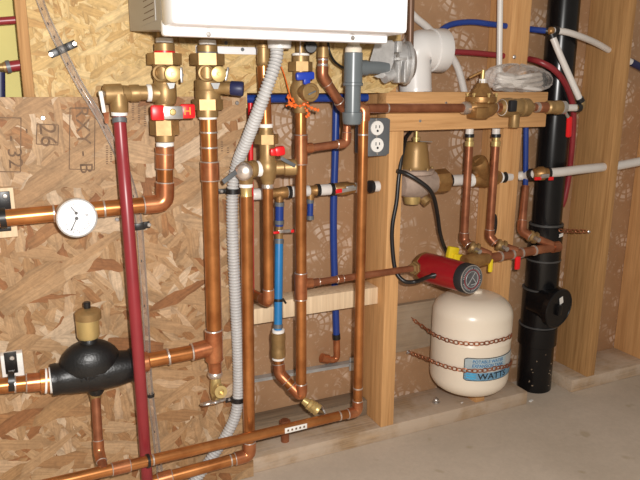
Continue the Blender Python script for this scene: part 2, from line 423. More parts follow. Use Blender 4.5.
# printing on the lower board
st = MB()
def onwall(px, py): return P(px, py, -.0124)
def stampbox(x0, y0, x1, y1, t=.8):
    for a, b in (((x0, y0), (x1, y0+1)), ((x1, y0+1), (x1-.6, y1)), ((x1-.6, y1), (x0-.8, y1-1)), ((x0-.8, y1-1), (x0, y0))):
        p, q = onwall(*a), onwall(*b); d = (q-p).normalized(); n = V((-d.z, 0, d.x))*t*.0008
        st.box((p+q)/2, ((q-p).length, .0003, .0016), (d, Yv, V((-d.z, 0, d.x))))
stampbox(-30, 117, 21, 172); stampbox(37, 124, 58.5, 145); stampbox(70, 108, 95, 170)
def stamptext(s_, px, py, size):
    c = onwall(px, py)     # turned a quarter to the right
    st.text(s_, lambda x, y: c+V((y*.9, -.0002, -x)), size)
stamptext('26', 47.5, 135, .043); stamptext('RXY - B', 83.5, 140, .036); stamptext('- 32', 14, 152, .036); stamptext('-', 28, 131, .03)
for k, (px, y0, y1) in enumerate(((107, 146, 166), (111, 148, 165), (133, 104, 122), (139, 100, 126), (145, 106, 130), (214, 137, 155), (222, 142, 154), (228, 148, 155))):
    for q in range(int((y1-y0)/2.2)):
        p = onwall(px, y0+q*2.2); st.box(p, (.003+R.random()*.002, .0003, .0018))
o = obj('stamp_print', st, 'stamp', w, smooth=False); o['kind'] = 'structure'
# bottom plate in two lengths, cut out around the drain stack
xa = P(243, 470, 0).x; xb = P(527, 400, 0).x; xc = P(572, 384, 0).x
pl = tag(obj('sill_plate', MB().bb((xa, 0, 0), (xb, YB-.001, .038), .002), 'plate'), 'long dusty wooden bottom plate from the strand board to the black drain stack', 'sill plate')
tag(obj('sill_plate', MB().bb((xc, 0, 0), (2.7, YB-.001, .038), .002), 'plate'), 'short dusty wooden bottom plate to the right of the black drain stack', 'sill plate')
# studs and blocks
zb0, zb1 = .765, .850
xp0, xp1 = .752, .7885
tag(obj('wall_stud', MB().bb((xp0, 0, .0385), (xp1, YB-.001, zb0-.0005), .001).bb((xp0, .0385, zb0-.0005), (xp1, YB-.001, 1.1)), 'stud'), 'narrow wooden stud between the grey outlet box and the cream expansion tank', 'stud')
xd0, xd1 = P(509, 60, .042).x, P(509, 60, .042).x+.058
pale_stud = tag(obj('wall_stud', MB().bb((xd0, .042, .0385), (xd1, YB-.001, 1.42), .001), 'stud'), 'pale wooden stud behind the plastic bag, left of the black drain stack', 'stud')
xs1 = 1.475
tag(obj('wall_stud', MB().bb((xs1-.030, 0, .0385), (xs1, YB-.001, 1.45), .001), 'fir'), 'wide brown wooden stud to the right of the black drain stack', 'stud')
xq = P(625, 250, YB).x
tag(obj('wall_stud', MB().bb((xq, 0, .0385), (xq+.038, YB-.001, .86), .001), 'stud'), 'pale wooden stud at the right edge of the photo', 'stud')
tag(obj('wall_stud', MB().bb((P(18, 40, .03).x, .0125, zl-.08), (P(31.5, 40, .013).x, .09, 1.42), .001), 'fir'), 'slim wooden stud at the left edge of the yellow strand board, by the red tubes', 'stud')
bx0, bx1 = P(386, 110, 0).x, P(547, 110, 0).x
tag(obj('crosspiece', MB().bb((bx0, 0, zb0), (bx1, .038, zb1), .0015), 'beam'), 'wooden crosspiece under the white elbow, carrying the upper brass regulator', 'board')
zk0, zk1 = P(330, 311, .03).z, P(330, 294, .03).z
tag(obj('block', MB().bb((P(283, 300, .03).x, .03, zk0), (xp0-.0006, .084, zk1), .0012), 'pale'), 'longer wooden block nailed to the narrow stud behind the copper pipes', 'block')
tag(obj('block', MB().bb((xe+.002, .034, zk0-.006), (P(279, 300, .03).x-.002, .07, zk1-.012), .0012), 'pale'), 'short wooden block behind the sky blue tube, by the strand board edge', 'block')
tag(obj('dusty_area_board', MB().bb((xp1+.001, YB-.016, P(410, 350, YB-.016).z), (1.085, YB-.001, P(410, 304, YB-.016).z)), 'plank'), 'dusty grey area behind the left side of the cream expansion tank', 'plank')  # board standing in for a dusty grey area at the back
tag(obj('back_board', MB().bb((xe+.004, .070, .0386), (xp0-.0006, YB-.001, .080), .0015), 'weathered'), 'dark stained weathered board lying on the bottom plate behind the low copper pipe', 'board')
# galvanised strip low behind the pipes
a, b = P(250, 380, YB-.0018), P(357, 362, YB-.0018); d = (b-a).normalized(); n_ = V((-d.z, 0, d.x))
s_ = thing('metal_track', 'galvanised metal strip low behind the copper pipes', 'strip', b)
obj('web', MB().box((a+b)/2, ((b-a).length, .003, .016), (d, Yv, n_)), 'galv', s_)
obj('lip', MB().box((a+b)/2+n_*.007-Yv*.009, ((b-a).length, .018, .002), (d, Yv, n_)), 'galv', s_)
obj('end_bracket', MB().box(b-d*.012-Yv*.006, (.026, .006, .036), (d, Yv, n_), .001), 'galv', s_)

# ================================================================== WATER HEATER
hx0, hx1 = .2005, .562
zb = P(164, 36.2, -.29).z; zbk = P(129, 34, -.02).z
wh = thing('water_heater', 'white tankless water heater cabinet above the brass valves', 'water heater', (.38, -.15, zb))
obj('chassis', MB().prism([(hx0, -.02, zbk+.005), (hx0, -.27, zb+.010), (hx0, -.289, zb+.003), (hx0, -.289, 1.5), (hx0, -.02, 1.5)], (hx1-hx0, 0, 0)), 'shaded_white', wh)
zc = P(300, 29.5, -.36).z
obj('front_cover', MB().bb((hx0-.001, -.36, zc), (hx1+.001, -.2895, 1.5), .007), 'enamel', wh)
lip = MB().bb((hx0-.001, -.30, zb), (hx1+.001, -.282, zc+.012), .004)
obj('bottom_lip', lip, 'enamel', wh)
for px, py in ((208.5, 34), (352.5, 38)):
    screw(wh, P(px, py, -.3005), r=.0038)
lab = MB(); y0_, y1_ = -.13, -.25
lb = obj('sticker', MB().bb((hx0-.0006, y1_, .955), (hx0, y0_, 1.05)), 'shaded_white', wh)
for k in range(9): lab.bb((hx0-.0009, y1_+.008, .962+k*.009), (hx0-.0006, y0_-.008-.04*R.random(), .9632+k*.009))
obj('print', lab, 'stamp', wh, lb)
obj('flue_motor', MB().lathe((P(311, 47, -.09)), (-.3, -1, -.1), [(-.02, .012), (0, .012), (.003, .010), (.003, .004), (.006, .004), (.006, 0)], 20), 'black', wh)
# bracket strip on the wall
br = thing('wall_bracket', 'white perforated bracket strip behind the second brass valve', 'bracket', P(228, 54, -.004))
obj('plate', MB().bb((P(196, 54, -.004).x, -.004, P(228, 54, -.004).z), (P(260, 54, -.004).x, -.0005, .935), .0008), 'enamel', br)
for px, py in ((242.5, 49.5), (226, 43)): obj('hole', MB().lathe(P(px, py, -.0043), (0, -1, 0), [(0, .0035), (.0006, .0035), (.0006, 0)], 14), 'grey_box', br)

# ================================================================== MAIN VALVES
YV = -.065
def cap_face(root, px, py, Y, r, dx=-.10):
    p = P(px, py, Y); d = V((dx, -1, -.05)).normalized(); k = S(p)
    bm_ = MB().lathe(p-d*.022, d, [(0, r*k*.75), (.012, r*k*.75), (.0122, r*k), (.0215, r*k), (.022, r*k*.93), (.022, r*k*.25), (.0235, r*k*.22), (.0235, 0)], 28)
    return obj('drain_cap', bm_, 'brass_light', root)
def main_valve(px, label, tape, cyl, ringm, hexa, body, extra):
    root = thing('isolation_valve', label, 'valve', P(px, 140, YV))
    obj('stub', VL(px, YV, [(tape[0]+.5, 7), (tape[0]-9, 7)]), 'brass', root)
    obj('thread_tape', VL(px, YV, [(tape[1], 7.5), (tape[1]-.4, 8.6), (tape[0]+.4, 8.4), (tape[0], 7.5)]), 'tape', root)
    obj('union_tail', VL(px, YV, [(cyl[1], 10), (cyl[0]+1, 10), (cyl[0], 9.2), (cyl[0]-.2, 8)]), 'brass', root)
    obj('gasket', VL(px, YV, [(cyl[1]+2, 10.6), (cyl[1]+.2, 10.6), (cyl[1], 10)]), ringm, root)
    obj('union_nut', HEX(px, YV, hexa[1], hexa[0], 17), 'brass', root, sharp=20)
    obj('body', VL(px, YV, body), 'brass', root)
    return root
v1 = main_valve(164.5, 'brass isolation valve with wide red handle under the left end of the heater', (38, 43), (43, 51), 'red', (54, 64),
    [(104, 10), (98, 11.5), (85, 11.5), (82, 10), (64, 10)], None)
cap_face(v1, 173, 74, -.105, 8)
p = P(165, 74, -.082); k = S(p)
obj('port', MB().lathe(P(166, 74, YV), P(160.5, 73, -.09)-P(166, 74, YV), [(0, .016), (.026, .0155), (.028, .014), (.0275, .011), (.018, .011), (.018, 0)], 24), 'brass', v1)
lv = MB(); p = P(181.5, 75, -.095)
lv.box(p, (.0045, .004, .026), None, .001).box(P(180, 75, -.092), (.012, .005, .005), None, .001)
obj('lever', lv, 'steel', v1)
obj('wing', MB().prism([P(167, 83, -.098), P(175, 83, -.098), P(174, 88, -.098), P(170, 89, -.098)], (0, .006, 0)), 'galv', v1)
# red handle
hd = MB(); p0, p1 = P(150.5, 112.5, -.105), P(165, 113, -.105); p2, p3 = P(180, 112, -.105), P(195, 110.5, -.105)
hd.box((p0+p3)/2+Yv*.002, ((p3-p0).length-.012, .005, .014), None, .001)
hh = obj('handle', hd, 'red', v1)
obj('handle_grip', MB().box((p0+p1)/2, ((p1-p0).length, .010, .0265), None, .004), 'red', v1, hh)
obj('handle_grip', MB().box((p2+p3)/2, ((p3-p2).length, .010, .0255), None, .004), 'red', v1, hh)
obj('handle_plate', MB().box((p1+p2)/2-Yv*.002, ((p2-p1).length+.007, .012, .022), None, .001), 'steel', v1, hh)
screw(v1, P(172.5, 112, -.1131), r=.006, parent=hh, name='handle_nut', mt='brass_light')
c = P(187.5, 111.5, -.1103); obj('letter', MB().text('H', lambda x, y: c+V((x, 0, y)), .019), 'gold', v1, hh, smooth=False)
obj('stem', MB().lathe(P(172.5, 112, -.10), (0, 1, 0), [(0, .006), (.03, .006)], 16), 'brass', v1)
obj('lower_nut', HEX(164.5, YV, 134, 121, 14.5), 'brass', v1, sharp=20)
obj('outlet', VL(164.5, YV, [(141.5, 9), (134, 9.4), (104, 10)]), 'brass', v1)

v2 = main_valve(207.5, 'brass isolation valve with navy drain cap, under the heater right of the red-handled one', (40, 45), (45, 52), 'grey_box', (54.5, 64.5),
    [(100, 12.6), (91, 12.6), (90, 12.2), (89, 12.6), (80, 12.4), (78.5, 10), (65, 10)], None)
cap_face(v2, 219, 74, -.105, 7.7)
obj('port', MB().lathe(P(210, 74, YV), P(206, 73, -.09)-P(210, 74, YV), [(0, .016), (.026, .0155), (.028, .014), (.0275, .011), (.018, .011), (.018, 0)], 24), 'brass', v2)
lv = MB(); lv.box(P(227, 74, -.095), (.0042, .004, .024), (V((.97, 0, -.22)), Yv, V((.22, 0, .97))), .001).box(P(225.5, 75, -.093), (.010, .004, .004), None, .001)
obj('lever', lv, 'steel', v2)
obj('wing', MB().prism([P(211, 83, -.098), P(220, 83, -.098), P(218, 89, -.098), P(214, 89, -.098)], (0, .006, 0)), 'galv', v2)
obj('drain_port', G((213, 88, -.075), (233, 88, -.09), [(0, 6.5), (.55, 6), (.6, 6.5), (1, 6.5)]), 'brass', v2)
obj('drain_nut', G((230, 88, -.088), (243.5, 89, -.098), [(0, 6.2), (.1, 7.2), (.9, 7.4), (1, 6.6)], 12), 'navy', v2)
obj('lower_nut', HEX(207.5, YV, 109, 100, 15.5), 'brass', v2, sharp=20)
obj('outlet', VL(207.5, YV, [(117, 10.5), (109, 10.8), (100, 10)]), 'brass', v2)

# pressure relief valve of the heater, on the left
rv = thing('relief_valve', 'brass relief valve with white lever at the top of the thick red tube', 'valve', P(119, 115, YV))
obj('body', G((103.5, 94, -.068), (139, 93, YV), [(0, 7), (.03, 9.6), (.5, 9.8), (.53, 8.2), (.72, 7.6), (.75, 8.4), (1, 8.4)]), 'brass', rv)
obj('nipple', G((138.5, 93, YV), (152, 93, YV), [(0, 7.2), (1, 7.2)]), 'brass', rv)
obj('thread_tape', G((146.5, 93, YV), (151.5, 93, YV), [(0, 7.4), (.1, 8.6), (.9, 8.4), (1, 7.4)]), 'tape', rv)
obj('branch', G((150.5, 93, YV), (163, 93.5, YV), [(0, 8), (.15, 9.3), (1, 9.6)]), 'brass', rv)
obj('outlet', VL(119, -.068, [(112.5, 8), (111.8, 8.6), (105, 9), (94, 9.3)]), 'brass', rv)
obj('outlet_tape', VL(119.3, -.068, [(116, 7), (115.5, 7.8), (112, 8), (111.8, 7)]), 'tape', rv)
obj('lever', MB().box(P(102.3, 102, -.083), (.0065, .006, .036), (V((.99, 0, .1)), Yv, V((-.1, 0, .99))), .0015), 'tape', rv)
obj('lever_stem', G((104, 94, -.075), (100, 93, -.08), [(0, 3), (1, 3)]), 'steel', rv)
obj('lever_tag', MB().prism([P(103.5, 113, -.075), P(109, 112, -.075), P(108.5, 124, -.07), P(105, 123, -.07)], (0, .003, 0)), 'copper_old', rv)
# thick red discharge tube
pts = [(119.3, 115.5, -.068), (122, 150, -.075), (127.5, 215, -.10), (138, 350, -.115), (144, 435, -.086), (150, 520, -.068)]
rd = thing('discharge_tube', 'thick dark red tube running down in front of the strand board', 'tube', pts[-1])
obj('tube', MB().tube(curve(pts, 8), 6.2*S(P(*pts[2])), 22), 'red_pex', rd)
a = P(119.6, 120.5, -.0695); d = (P(120.2, 126, -.071)-P(119.4, 118, -.068)).normalized()
obj('crimp_ring', MB().lathe(a-d*.0045, d, [(0, .0112), (.0006, .0126), (.0084, .0126), (.009, .0112)], 24), 'grey_box', rd)

# ================================================================== HOT RUN, GAUGE, HANGERS
rA = .0145
t = run('hot_water_pipe', 'thick copper pipe turning left from the red-handled valve past the round gauge', 'pipe',
    [(165, 143, YV), (165, 203, YV), (-22, 220.5, YV)], rA, couplings=((0, .30, .013),), rings=((0, .06), (1, .35), (1, .62)))
obj('thread_tape', VL(165, YV, [(146.5, 7.6), (145.8, 8.8), (142.5, 8.6), (142, 7.6)]), 'tape', t)
obj('adapter', VL(165, YV, [(156, 8.2), (155, 9.2), (147, 9.4), (146.5, 8.2)]), 'fitting', t)
p = P(76.5, 217.5, -.105); k = S(p); rg = 19.6*k; d = V((.10, -1, .02)).normalized(); u, v, _ = basis(d)
u = V((1, 0, 0)) - d*d.x; u.normalize(); v = d.cross(u)*-1
if v.z < 0: v = -v
ga = thing('pressure_gauge', 'round white dial gauge with two needles on the thick copper pipe', 'gauge', p-V((0, 0, rg)))
obj('case', MB().lathe(p, -d, [(-.003, rg*.90), (-.006, rg*.93), (-.006, rg), (0, rg*1.0), (.016, rg*.97), (.018, rg*.5), (.022, rg*.25), (.040, rg*.22)], 48), 'steel', ga)
fc = obj('dial', MB().lathe(p+d*.003, d, [(0, rg*.92), (.001, rg*.92), (.001, 0)], 48), 'dial', ga)
ik = MB(); o_ = p+d*.0043
def dl(x, y): return o_+u*(x*rg)+v*(y*rg)
def stroke(mb, a, b, w_, dep=.0004):
    A, B = dl(*a), dl(*b); q = (B-A).normalized(); mb.box((A+B)/2, ((B-A).length, w_*rg, dep), (q, d.cross(q), d))
for c0, rad, a0, a1, nn in (((0, -.05), .66, 200, 345, 24), ((0, .28), .42, 25, 155, 14), ((0, -.05), .55, 205, 340, 18)):
    for j in range(nn):
        an = math.radians(a0+(a1-a0)*j/(nn-1)); l = .09 if j % 4 == 0 else .05
        stroke(ik, (c0[0]+rad*math.cos(an), c0[1]+rad*math.sin(an)), (c0[0]+(rad+l)*math.cos(an), c0[1]+(rad+l)*math.sin(an)), .026)
for x, y in ((.42, .12), (.48, .12), (.54, .12), (.45, .06), (.51, .06)): stroke(ik, (x-.02, y), (x+.03, y), .03)
obj('scale_marks', ik, 'ink', ga, fc)
nl = MB(); stroke(nl, (-.02, -.02), (-.33, -.62), .05, .001); stroke(nl, (-.02, .25), (-.26, .60), .045, .001)
nl.lathe(dl(-.02, -.02), d, [(0, .09*rg), (.0012, .09*rg), (.0012, 0)], 16); nl.lathe(dl(-.02, .25), d, [(0, .08*rg), (.0012, .08*rg), (.0012, 0)], 16)
obj('needle', nl, 'ink', ga, fc)
obj('lens', MB().lathe(p+d*.0058, d, [(0, rg*.925), (.0008, rg*.92), (.0010, rg*.5), (.0012, 0)], 48), 'glass', ga)

def hanger(label, bx, by, ring_at, rr, blk, plate, scr):
    root = thing('pipe_hanger', label, 'hanger', P(bx[0], by[1], -.03))
    lo, hi = P(bx[0], by[1], -.012), P(bx[1], by[0], -.012)
    obj('spacer', MB().bb((lo.x, -.031, lo.z), (hi.x, -.0125, hi.z), .001), blk, root)
    obj('strap', MB().band(P(*ring_at, YV), P(ring_at[0]+10, ring_at[1]-1, YV)-P(*ring_at, YV), rr*1.0, rr*1.16, .010), 'black', root)
    for x0, y0, x1, y1 in plate:
        l2, h2 = P(x0, y1, -.031), P(x1, y0, -.031); obj('strap_plate', MB().bb((l2.x, -.034, l2.z), (h2.x, -.0312, h2.z), .0008), 'black', root)
    for s2 in scr: screw(root, P(*s2, -.0342), r=.0045)
    return root
hanger('wooden block hanger with black strap on the upper thick copper pipe', (-14, 13), (186, 237), (3, 218), rA*1.02, 'pale', ((-6, 191, 9.5, 212), (-6, 226, 11, 232)), ((5, 196),))
hanger('white block hanger with black strap on the copper pipe beside the black air separator', (3, 22), (349, 376), (11.5, 381), rA*1.14, 'tape', ((6, 351, 16, 374),), ((12, 358),))

# ================================================================== AIR SEPARATOR LINE
sp0, sp1 = P(51, 380, YV), P(136, 364.5, YV); ad = (sp1-sp0).normalized(); Ls = (sp1-sp0).length
As = thing('air_separator', 'black iron air separator on the lower left copper pipe', 'air separator', P(95, 395, YV))
b = MB(); k = S(P(92, 372, YV))
b.lathe(sp0, ad, [(0, 13*k), (.0005, 15.5*k), (.010, 15.8*k), (.012, 15.2*k), (.035, 17*k), (Ls*.5, 19*k), (Ls-.035, 18*k), (Ls-.012, 16*k), (Ls-.010, 17.5*k), (Ls-.0005, 17.3*k), (Ls, 13*k)], 40)
obj('body', b, 'iron', As)
c = P(90.5, 363, YV)
obj('chamber', MB().sph(c, 29.5*k, (1, .68, .84), None, 32), 'iron', As)
obj('top_boss', VL(89, YV, [(345, 9), (338, 8.5), (336.5, 7.5), (336.5, 0)]), 'iron', As)
obj('bottom_boss', VL(96, YV, [(394, 6), (391, 8), (384, 9)]), 'iron', As)
fr = P(93, 371, YV)
obj('cast_letters', MB().text('WATTS', lambda x, y: V((fr.x+x*.98, YV-math.sqrt(max(0, (19.5*k)**2-(y+.003)**2))-.0006, fr.z+y+x*.04)), .017), 'iron', As, smooth=False)
av = thing('air_vent', 'small brass air vent standing on the black air separator', 'air vent', P(88, 338, YV))
obj('body', VL(88, YV, [(340, 3.5), (338.5, 5), (337.5, 9.8), (335, 11), (319, 11.2), (318, 11.3)]), 'brass_light', av)
obj('cover', VL(88, YV, [(319, 11.3), (318.5, 12.6), (312, 12.8), (310, 11), (308.5, 5), (308, 3)]), 'brass', av)
obj('cap', VL(87, YV, [(309.5, 2.2), (308, 2.2), (307.8, 3.4), (302.5, 3.6), (301.8, 3), (301.8, 0)], 14), 'black', av)
t = run('separator_pipe', 'thick copper pipe entering the black air separator from the left', 'pipe', [(-24, 388.5, YV), (46, 381, YV)], rA, couplings=((0, .86, .016),), rings=((0, .55),))
obj('adapter', G((40, 381.5, YV), (51, 380, YV), [(0, 10), (.05, 12), (.9, 12), (1, 10)]), 'copper', t)
obj('thread_tape', G((44.5, 381, YV), (47, 380.8, YV), [(0, 11), (.1, 12.6), (.9, 12.6), (1, 11)]), 'tape', t)
obj('thread_tape', G((49, 380.4, YV), (53, 379.8, YV), [(0, 11), (.1, 13), (.9, 13), (1, 11)]), 'tape', t)

# ================================================================== COLD MAIN
rB = .0152
xm = 211
pts = [(208.5, 117, YV), (215, 352, YV)]
cm = run('main_pipe', 'thickest upright copper pipe, below the valve with the navy cap', 'pipe', pts, rB, couplings=((0, .215, .017),), rings=((0, .06), (0, .12), (0, .925)))
obj('thread_tape', VL(207.8, YV, [(119.5, 8), (119, 9), (116.8, 9), (116.5, 8)]), 'tape', cm)
q = P(214, 346, YV)
te = obj('tee', MB().tube([P(213.5, 330, YV), P(214.3, 360, YV)], rB*1.17, 28).tube([q, P(192, 352, YV)], rB*1.12, 28), 'fitting', cm)
obj('solder_joint', MB().ring(P(213.5, 330, YV), Z, rB*1.05, rB*.14), 'solder', cm, te); obj('solder_joint', MB().ring(P(192, 352, YV), X, rB*1.05, rB*.14), 'solder', cm, te)
obj('pipe', MB().tube([P(193, 352, YV), P(140, 362, YV)], rA, 24), 'copper', cm)
k_ = obj('adapter', G((136, 363.5, YV), (149, 361, YV), [(0, 9), (.1, 10.5), (.9, 10), (1, 8.4)]), 'fitting', cm)
obj('solder_joint', G((167, 357, YV), (169.5, 356.4, YV), [(0, 8), (.2, 8.8), (.8, 8.8), (1, 8)]), 'solder', cm)
obj('reducer', VL(215, YV, [(375, 6.4), (366, 6.4), (362, 7), (359, 9)]), 'fitting', cm)
obj('solder_joint', VL(215, YV, [(377, 6.2), (375, 7.4), (373, 7.4), (371.5, 6.2)]), 'solder', cm)
dv = thing('drain_valve', 'small brass drain valve with wheel handle at the foot of the thickest copper pipe', 'valve', P(216, 405, -.075))
obj('body', VL(216, YV, [(398, 4.5), (392, 6), (384, 5.5), (378, 5), (376, 4)]), 'brass_light', dv)
obj('outlet', G((216.5, 388, YV), (221, 392, -.10), [(0, 4.5), (.45, 5), (.5, 6.6), (.6, 6), (.68, 6.6), (.78, 6), (.86, 6.6), (1, 6.3), (1, 3.2), (.7, 3.2), (.7, 0)]), 'brass_light', dv)
wl = MB(); c = P(213, 402, -.085); dd = V((.05, -.45, -1)).normalized(); u_, v_, _ = basis(dd); R0 = 11*S(c)
wl.tube([c+(u_*math.cos(a)+v_*math.sin(a))*R0*(1+.13*math.cos(6*a)) for a in [2*math.pi*i/48 for i in range(48)]], .0028, 8, closed=True)
for i in range(3):
    a = math.pi*i/3; wl.tube([c+(u_*math.cos(a)+v_*math.sin(a))*R0, c-(u_*math.cos(a)+v_*math.sin(a))*R0], .002, 8)
obj('wheel', wl, 'steel', dv)
obj('stem', MB().tube([P(215.5, 395, -.068), c], .003, 12), 'brass', dv)
t = run('drain_pipe', 'thin copper pipe dropping from the black air separator to the low pipe', 'pipe', [(95.5, 392, YV), (99, 452, -.09), (104, 470, -.128)], 4.5*S(P(96, 430, YV)), 'copper_old', rings=((0, .93),))
obj('adapter', VL(95.7, YV, [(403, 4.6), (397, 5.4), (394, 5.8), (391, 6)]), 'brass', t)

# ================================================================== LOW PIPES
zA, zB2 = P(60, 482, -.125), P(355, 411.5, -.075)
rC = .0105
lp = run('low_pipe', 'long sloping copper pipe low across the wall, turning up beside the narrow stud', 'pipe',
    [P(20, 491, -.14), P(357.5, 411.5, -.075), P(363.5, 120, -.075), P(364, 108, -.075), P(366, 108, -.055)][:3] + [], rC, couplings=((0, .245, .016),), rings=((0, .33), (0, .93), (1, .09), (1, .955)))
def px_of(p): return 320+F*(p-CAM).dot(rt)/(p-CAM).dot(fw)
def on_low(px):
    a_, b_ = P(20, 491, -.14), P(357.5, 411.5, -.075); lo_, hi_ = 0.0, 1.0
    for _ in range(40):
        mi = (lo_+hi_)/2
        if px_of(a_+(b_-a_)*mi) < px: lo_ = mi
        else: hi_ = mi
    return a_+(b_-a_)*lo_
a, b = on_low(283), on_low(305)
obj('printed_sticker', MB().box((a+b)/2-Yv*.0108+V((0, 0, .001)), ((b-a).length, .0016, .012), ((b-a).normalized(), Yv, Z), .0004), 'paper', lp)
sk = MB()
for k in range(5):
    c = a+(b-a)*(.14+.18*k); sk.box(c-Yv*.0119+V((0, 0, .001)), (.004, .0006, .0045), ((b-a).normalized(), Yv, Z))
obj('print', sk, 'stamp', lp, lp.children[-1])
c0 = on_low(148); obj('tie', MB().band(c0, on_low(160)-c0, rC*1.0, rC*1.25, .005), 'black', lp)

rp = run('relief_pipe', 'upright copper pipe in front of the strand board edge, turning left at the floor', 'pipe',
    [P(246.5, 196, -.066), P(249.5, 455, -.066), P(150, 482, -.066)], .0122, mt='copper', couplings=((1, .86, .014),), rings=((1, .2),))

# ================================================================== MIDDLE VALVE AND RELIEF VALVE
YM = -.066
t = thing('heater_return_pipe', 'slim copper pipe rising behind the grey conduit to the heater', 'pipe', P(266, 125, YM))
obj('pipe', MB().tube([P(263.5, 66, YM), P(265.7, 126, YM)], 6.3*S(P(264, 95, YM)), 24), 'copper', t)
obj('union', VL(263.5, YM, [(66.5, 6), (65.5, 5.2), (64, 6), (62, 6.6), (48, 6.4), (47.5, 7.2), (44.5, 7.2), (44, 5), (36, 5)]), 'brass', t)
obj('pin', MB().tube([P(257, 45, YM), P(271, 45, YM)], .0022, 10), 'brass_light', t)
mv = thing('isolation_valve', 'brass isolation valve with small red handle at the middle of the wall', 'valve', P(267.5, 187, YM))
obj('thread_tape', VL(266, YM, [(127.8, 6), (127.4, 6.9), (124, 6.9), (123.6, 6)]), 'tape', mv)
obj('tail', VL(266, YM, [(136, 8.2), (131, 7.3), (129, 6.6), (127.5, 6.6)]), 'brass', mv)
obj('union_nut', HEX(266.5, YM, 143, 135, 12), 'brass', mv, sharp=20)
obj('body', VL(267.5, YM, [(186, 5.5), (180, 7), (177.5, 8.3), (174.5, 9), (172, 10.3), (167, 11), (162, 10), (158, 7.8), (143, 7.8)]), 'brass', mv)
obj('lower_joint', VL(267.8, YM, [(188.5, 5.4), (187.5, 6.4), (184.5, 6.4), (183, 5.4)]), 'solder', mv)
obj('handle', MB().box(P(279.5, 151, -.098), (.0215, .014, .019), (V((.97, 0, .12)), Yv, V((-.12, 0, .97))), .005).box(P(273.5, 152, -.096), (.014, .012, .014), None, .003), 'red', mv)
obj('stem', MB().lathe(P(277, 152, -.092), P(270, 158, -.07)-P(277, 152, -.092), [(0, .005), (.024, .005)], 14), 'brass', mv)
obj('drain_port', G((270, 168, YM), (297, 167, -.082), [(0, 7.5), (.5, 7.2), (.55, 8.3), (.95, 8.3), (1, 7), (1, 4), (.9, 3.6), (.9, 0)]), 'brass', mv)
obj('drain_lever', MB().box(P(288, 162, -.103), (.036, .004, .007), (V((.86, .12, -.47)).normalized(), Yv, V((.47, 0, .86)).normalized()), .001), 'grey_box', mv)
obj('side_outlet', G((262, 169, YM), (270, 169, YM), [(0, 8.4), (1, 9)]), 'brass', mv)
r2 = thing('relief_valve', 'brass relief valve with dark lever beside the grey conduit clamp', 'valve', P(246, 196, YM))
obj('thread_tape', G((256, 168.5, YM), (262.5, 169, YM), [(0, 7), (.1, 7.8), (.9, 7.8), (1, 7)]), 'tape', r2)
obj('body', G((240, 170.5, YM), (257, 168.5, YM), [(0, 5), (.1, 8), (.35, 9), (.6, 7.5), (.63, 8.8), (.85, 8.8), (1, 7.2)]).sph(P(245.5, 170.5, YM), 9.2*S(P(245.5, 170, YM))), 'brass', r2)
c = P(245, 171, YM); dd = V((-.45, -.9, .05)).normalized(); k = S(c)
obj('bonnet', MB().lathe(c, dd, [(0, 8.8*k), (.017, 9*k), (.022, 8.2*k), (.025, 6*k), (.026, 2*k), (.027, 0)], 28), 'solder', r2)
a, b = P(236, 172, -.10), P(223, 182, -.112); d = (b-a).normalized()
obj('lever', MB().box((a+b)/2, ((b-a).length, .004, .009), (d, d.cross(V((d.z, 0, -d.x))).normalized(), V((-d.z, 0, d.x)).normalized()), .001), 'grey_box', r2)
obj('outlet', VL(246, YM, [(184.5, 6.6), (180, 7.4), (172, 8.4)]), 'brass', r2)
obj('outlet_tape', VL(246, YM, [(187.4, 6), (187, 6.9), (183.8, 6.9), (183.5, 6)]), 'tape', r2)
obj('adapter', VL(246.3, YM, [(198.5, 5.8), (196.5, 6.2), (195, 5.6), (188.5, 5.8), (187, 6)]), 'brass_light', r2)

run('downcomer_pipe', 'copper pipe below the small red-handled valve with a bottom elbow', 'pipe',
    [P(267.8, 187, YM), P(268.5, 302, YM), P(251, 293, .012)], .0103)

# ================================================================== CORRUGATED CONDUIT
cp = curve([(277, 47, -.105), (275.5, 62, -.112), (264, 96, -.112), (247, 140, -.066), (237.5, 163, -.038), (232.8, 188, -.034), (232.5, 230, -.034), (235.5, 300, -.034), (238.5, 370, -.034), (237, 408, -.034), (228, 432, -.034), (210, 460, -.034), (192, 484, -.034)], 40)
# resample evenly
L = [0.0]
for a, b in zip(cp, cp[1:]): L.append(L[-1]+(b-a).length)
pitch = .0064; n = int(L[-1]/(pitch/4)); res = []; j = 0
for i in range(n):
    s0 = L[-1]*i/(n-1)
    while j < len(L)-2 and L[j+1] < s0: j += 1
    res.append(cp[j]+(cp[j+1]-cp[j])*((s0-L[j])/max(1e-9, L[j+1]-L[j])))
rad = [.0110+(.0016, .0005, -.0017, .0005)[i % 4] for i in range(n)]
cd = thing('flexible_conduit', 'grey corrugated conduit hanging from the heater down to the floor', 'conduit', res[-1])
obj('corrugated_tube', MB().tube(res, rad, 20), 'conduit', cd, sharp=80)
obj('connector', VL(279.5, -.105, [(49, 9), (48.5, 11.5), (41.5, 12), (40, 12)]), 'pvc', cd)
def clamp(label, at, screw_at, axis_to, r, Y=-.034):
    root = thing('conduit_clamp', label, 'clamp', P(at[0], at[1]+3, Y))
    c = P(*at, Y); d = P(*axis_to, Y)-c
    obj('band', MB().band(c, d, r, r*1.18, .010), 'black', root)
    q = P(*screw_at, -.0165); b_ = P(at[0], at[1], -.0165); m_ = (q+b_)/2
    obj('foot', MB().box(m_+V((math.copysign(.003, (q-b_).x), 0, 0)), (abs((q-b_).x)+.010, .004, .010), None, .001), 'black', root)
    screw(root, q-Yv*.0022, r=.0036)
    return root
clamp('black clamp on the grey conduit behind the dark-levered relief valve', (232.8, 191), (221.5, 191), (233, 199), .0126)
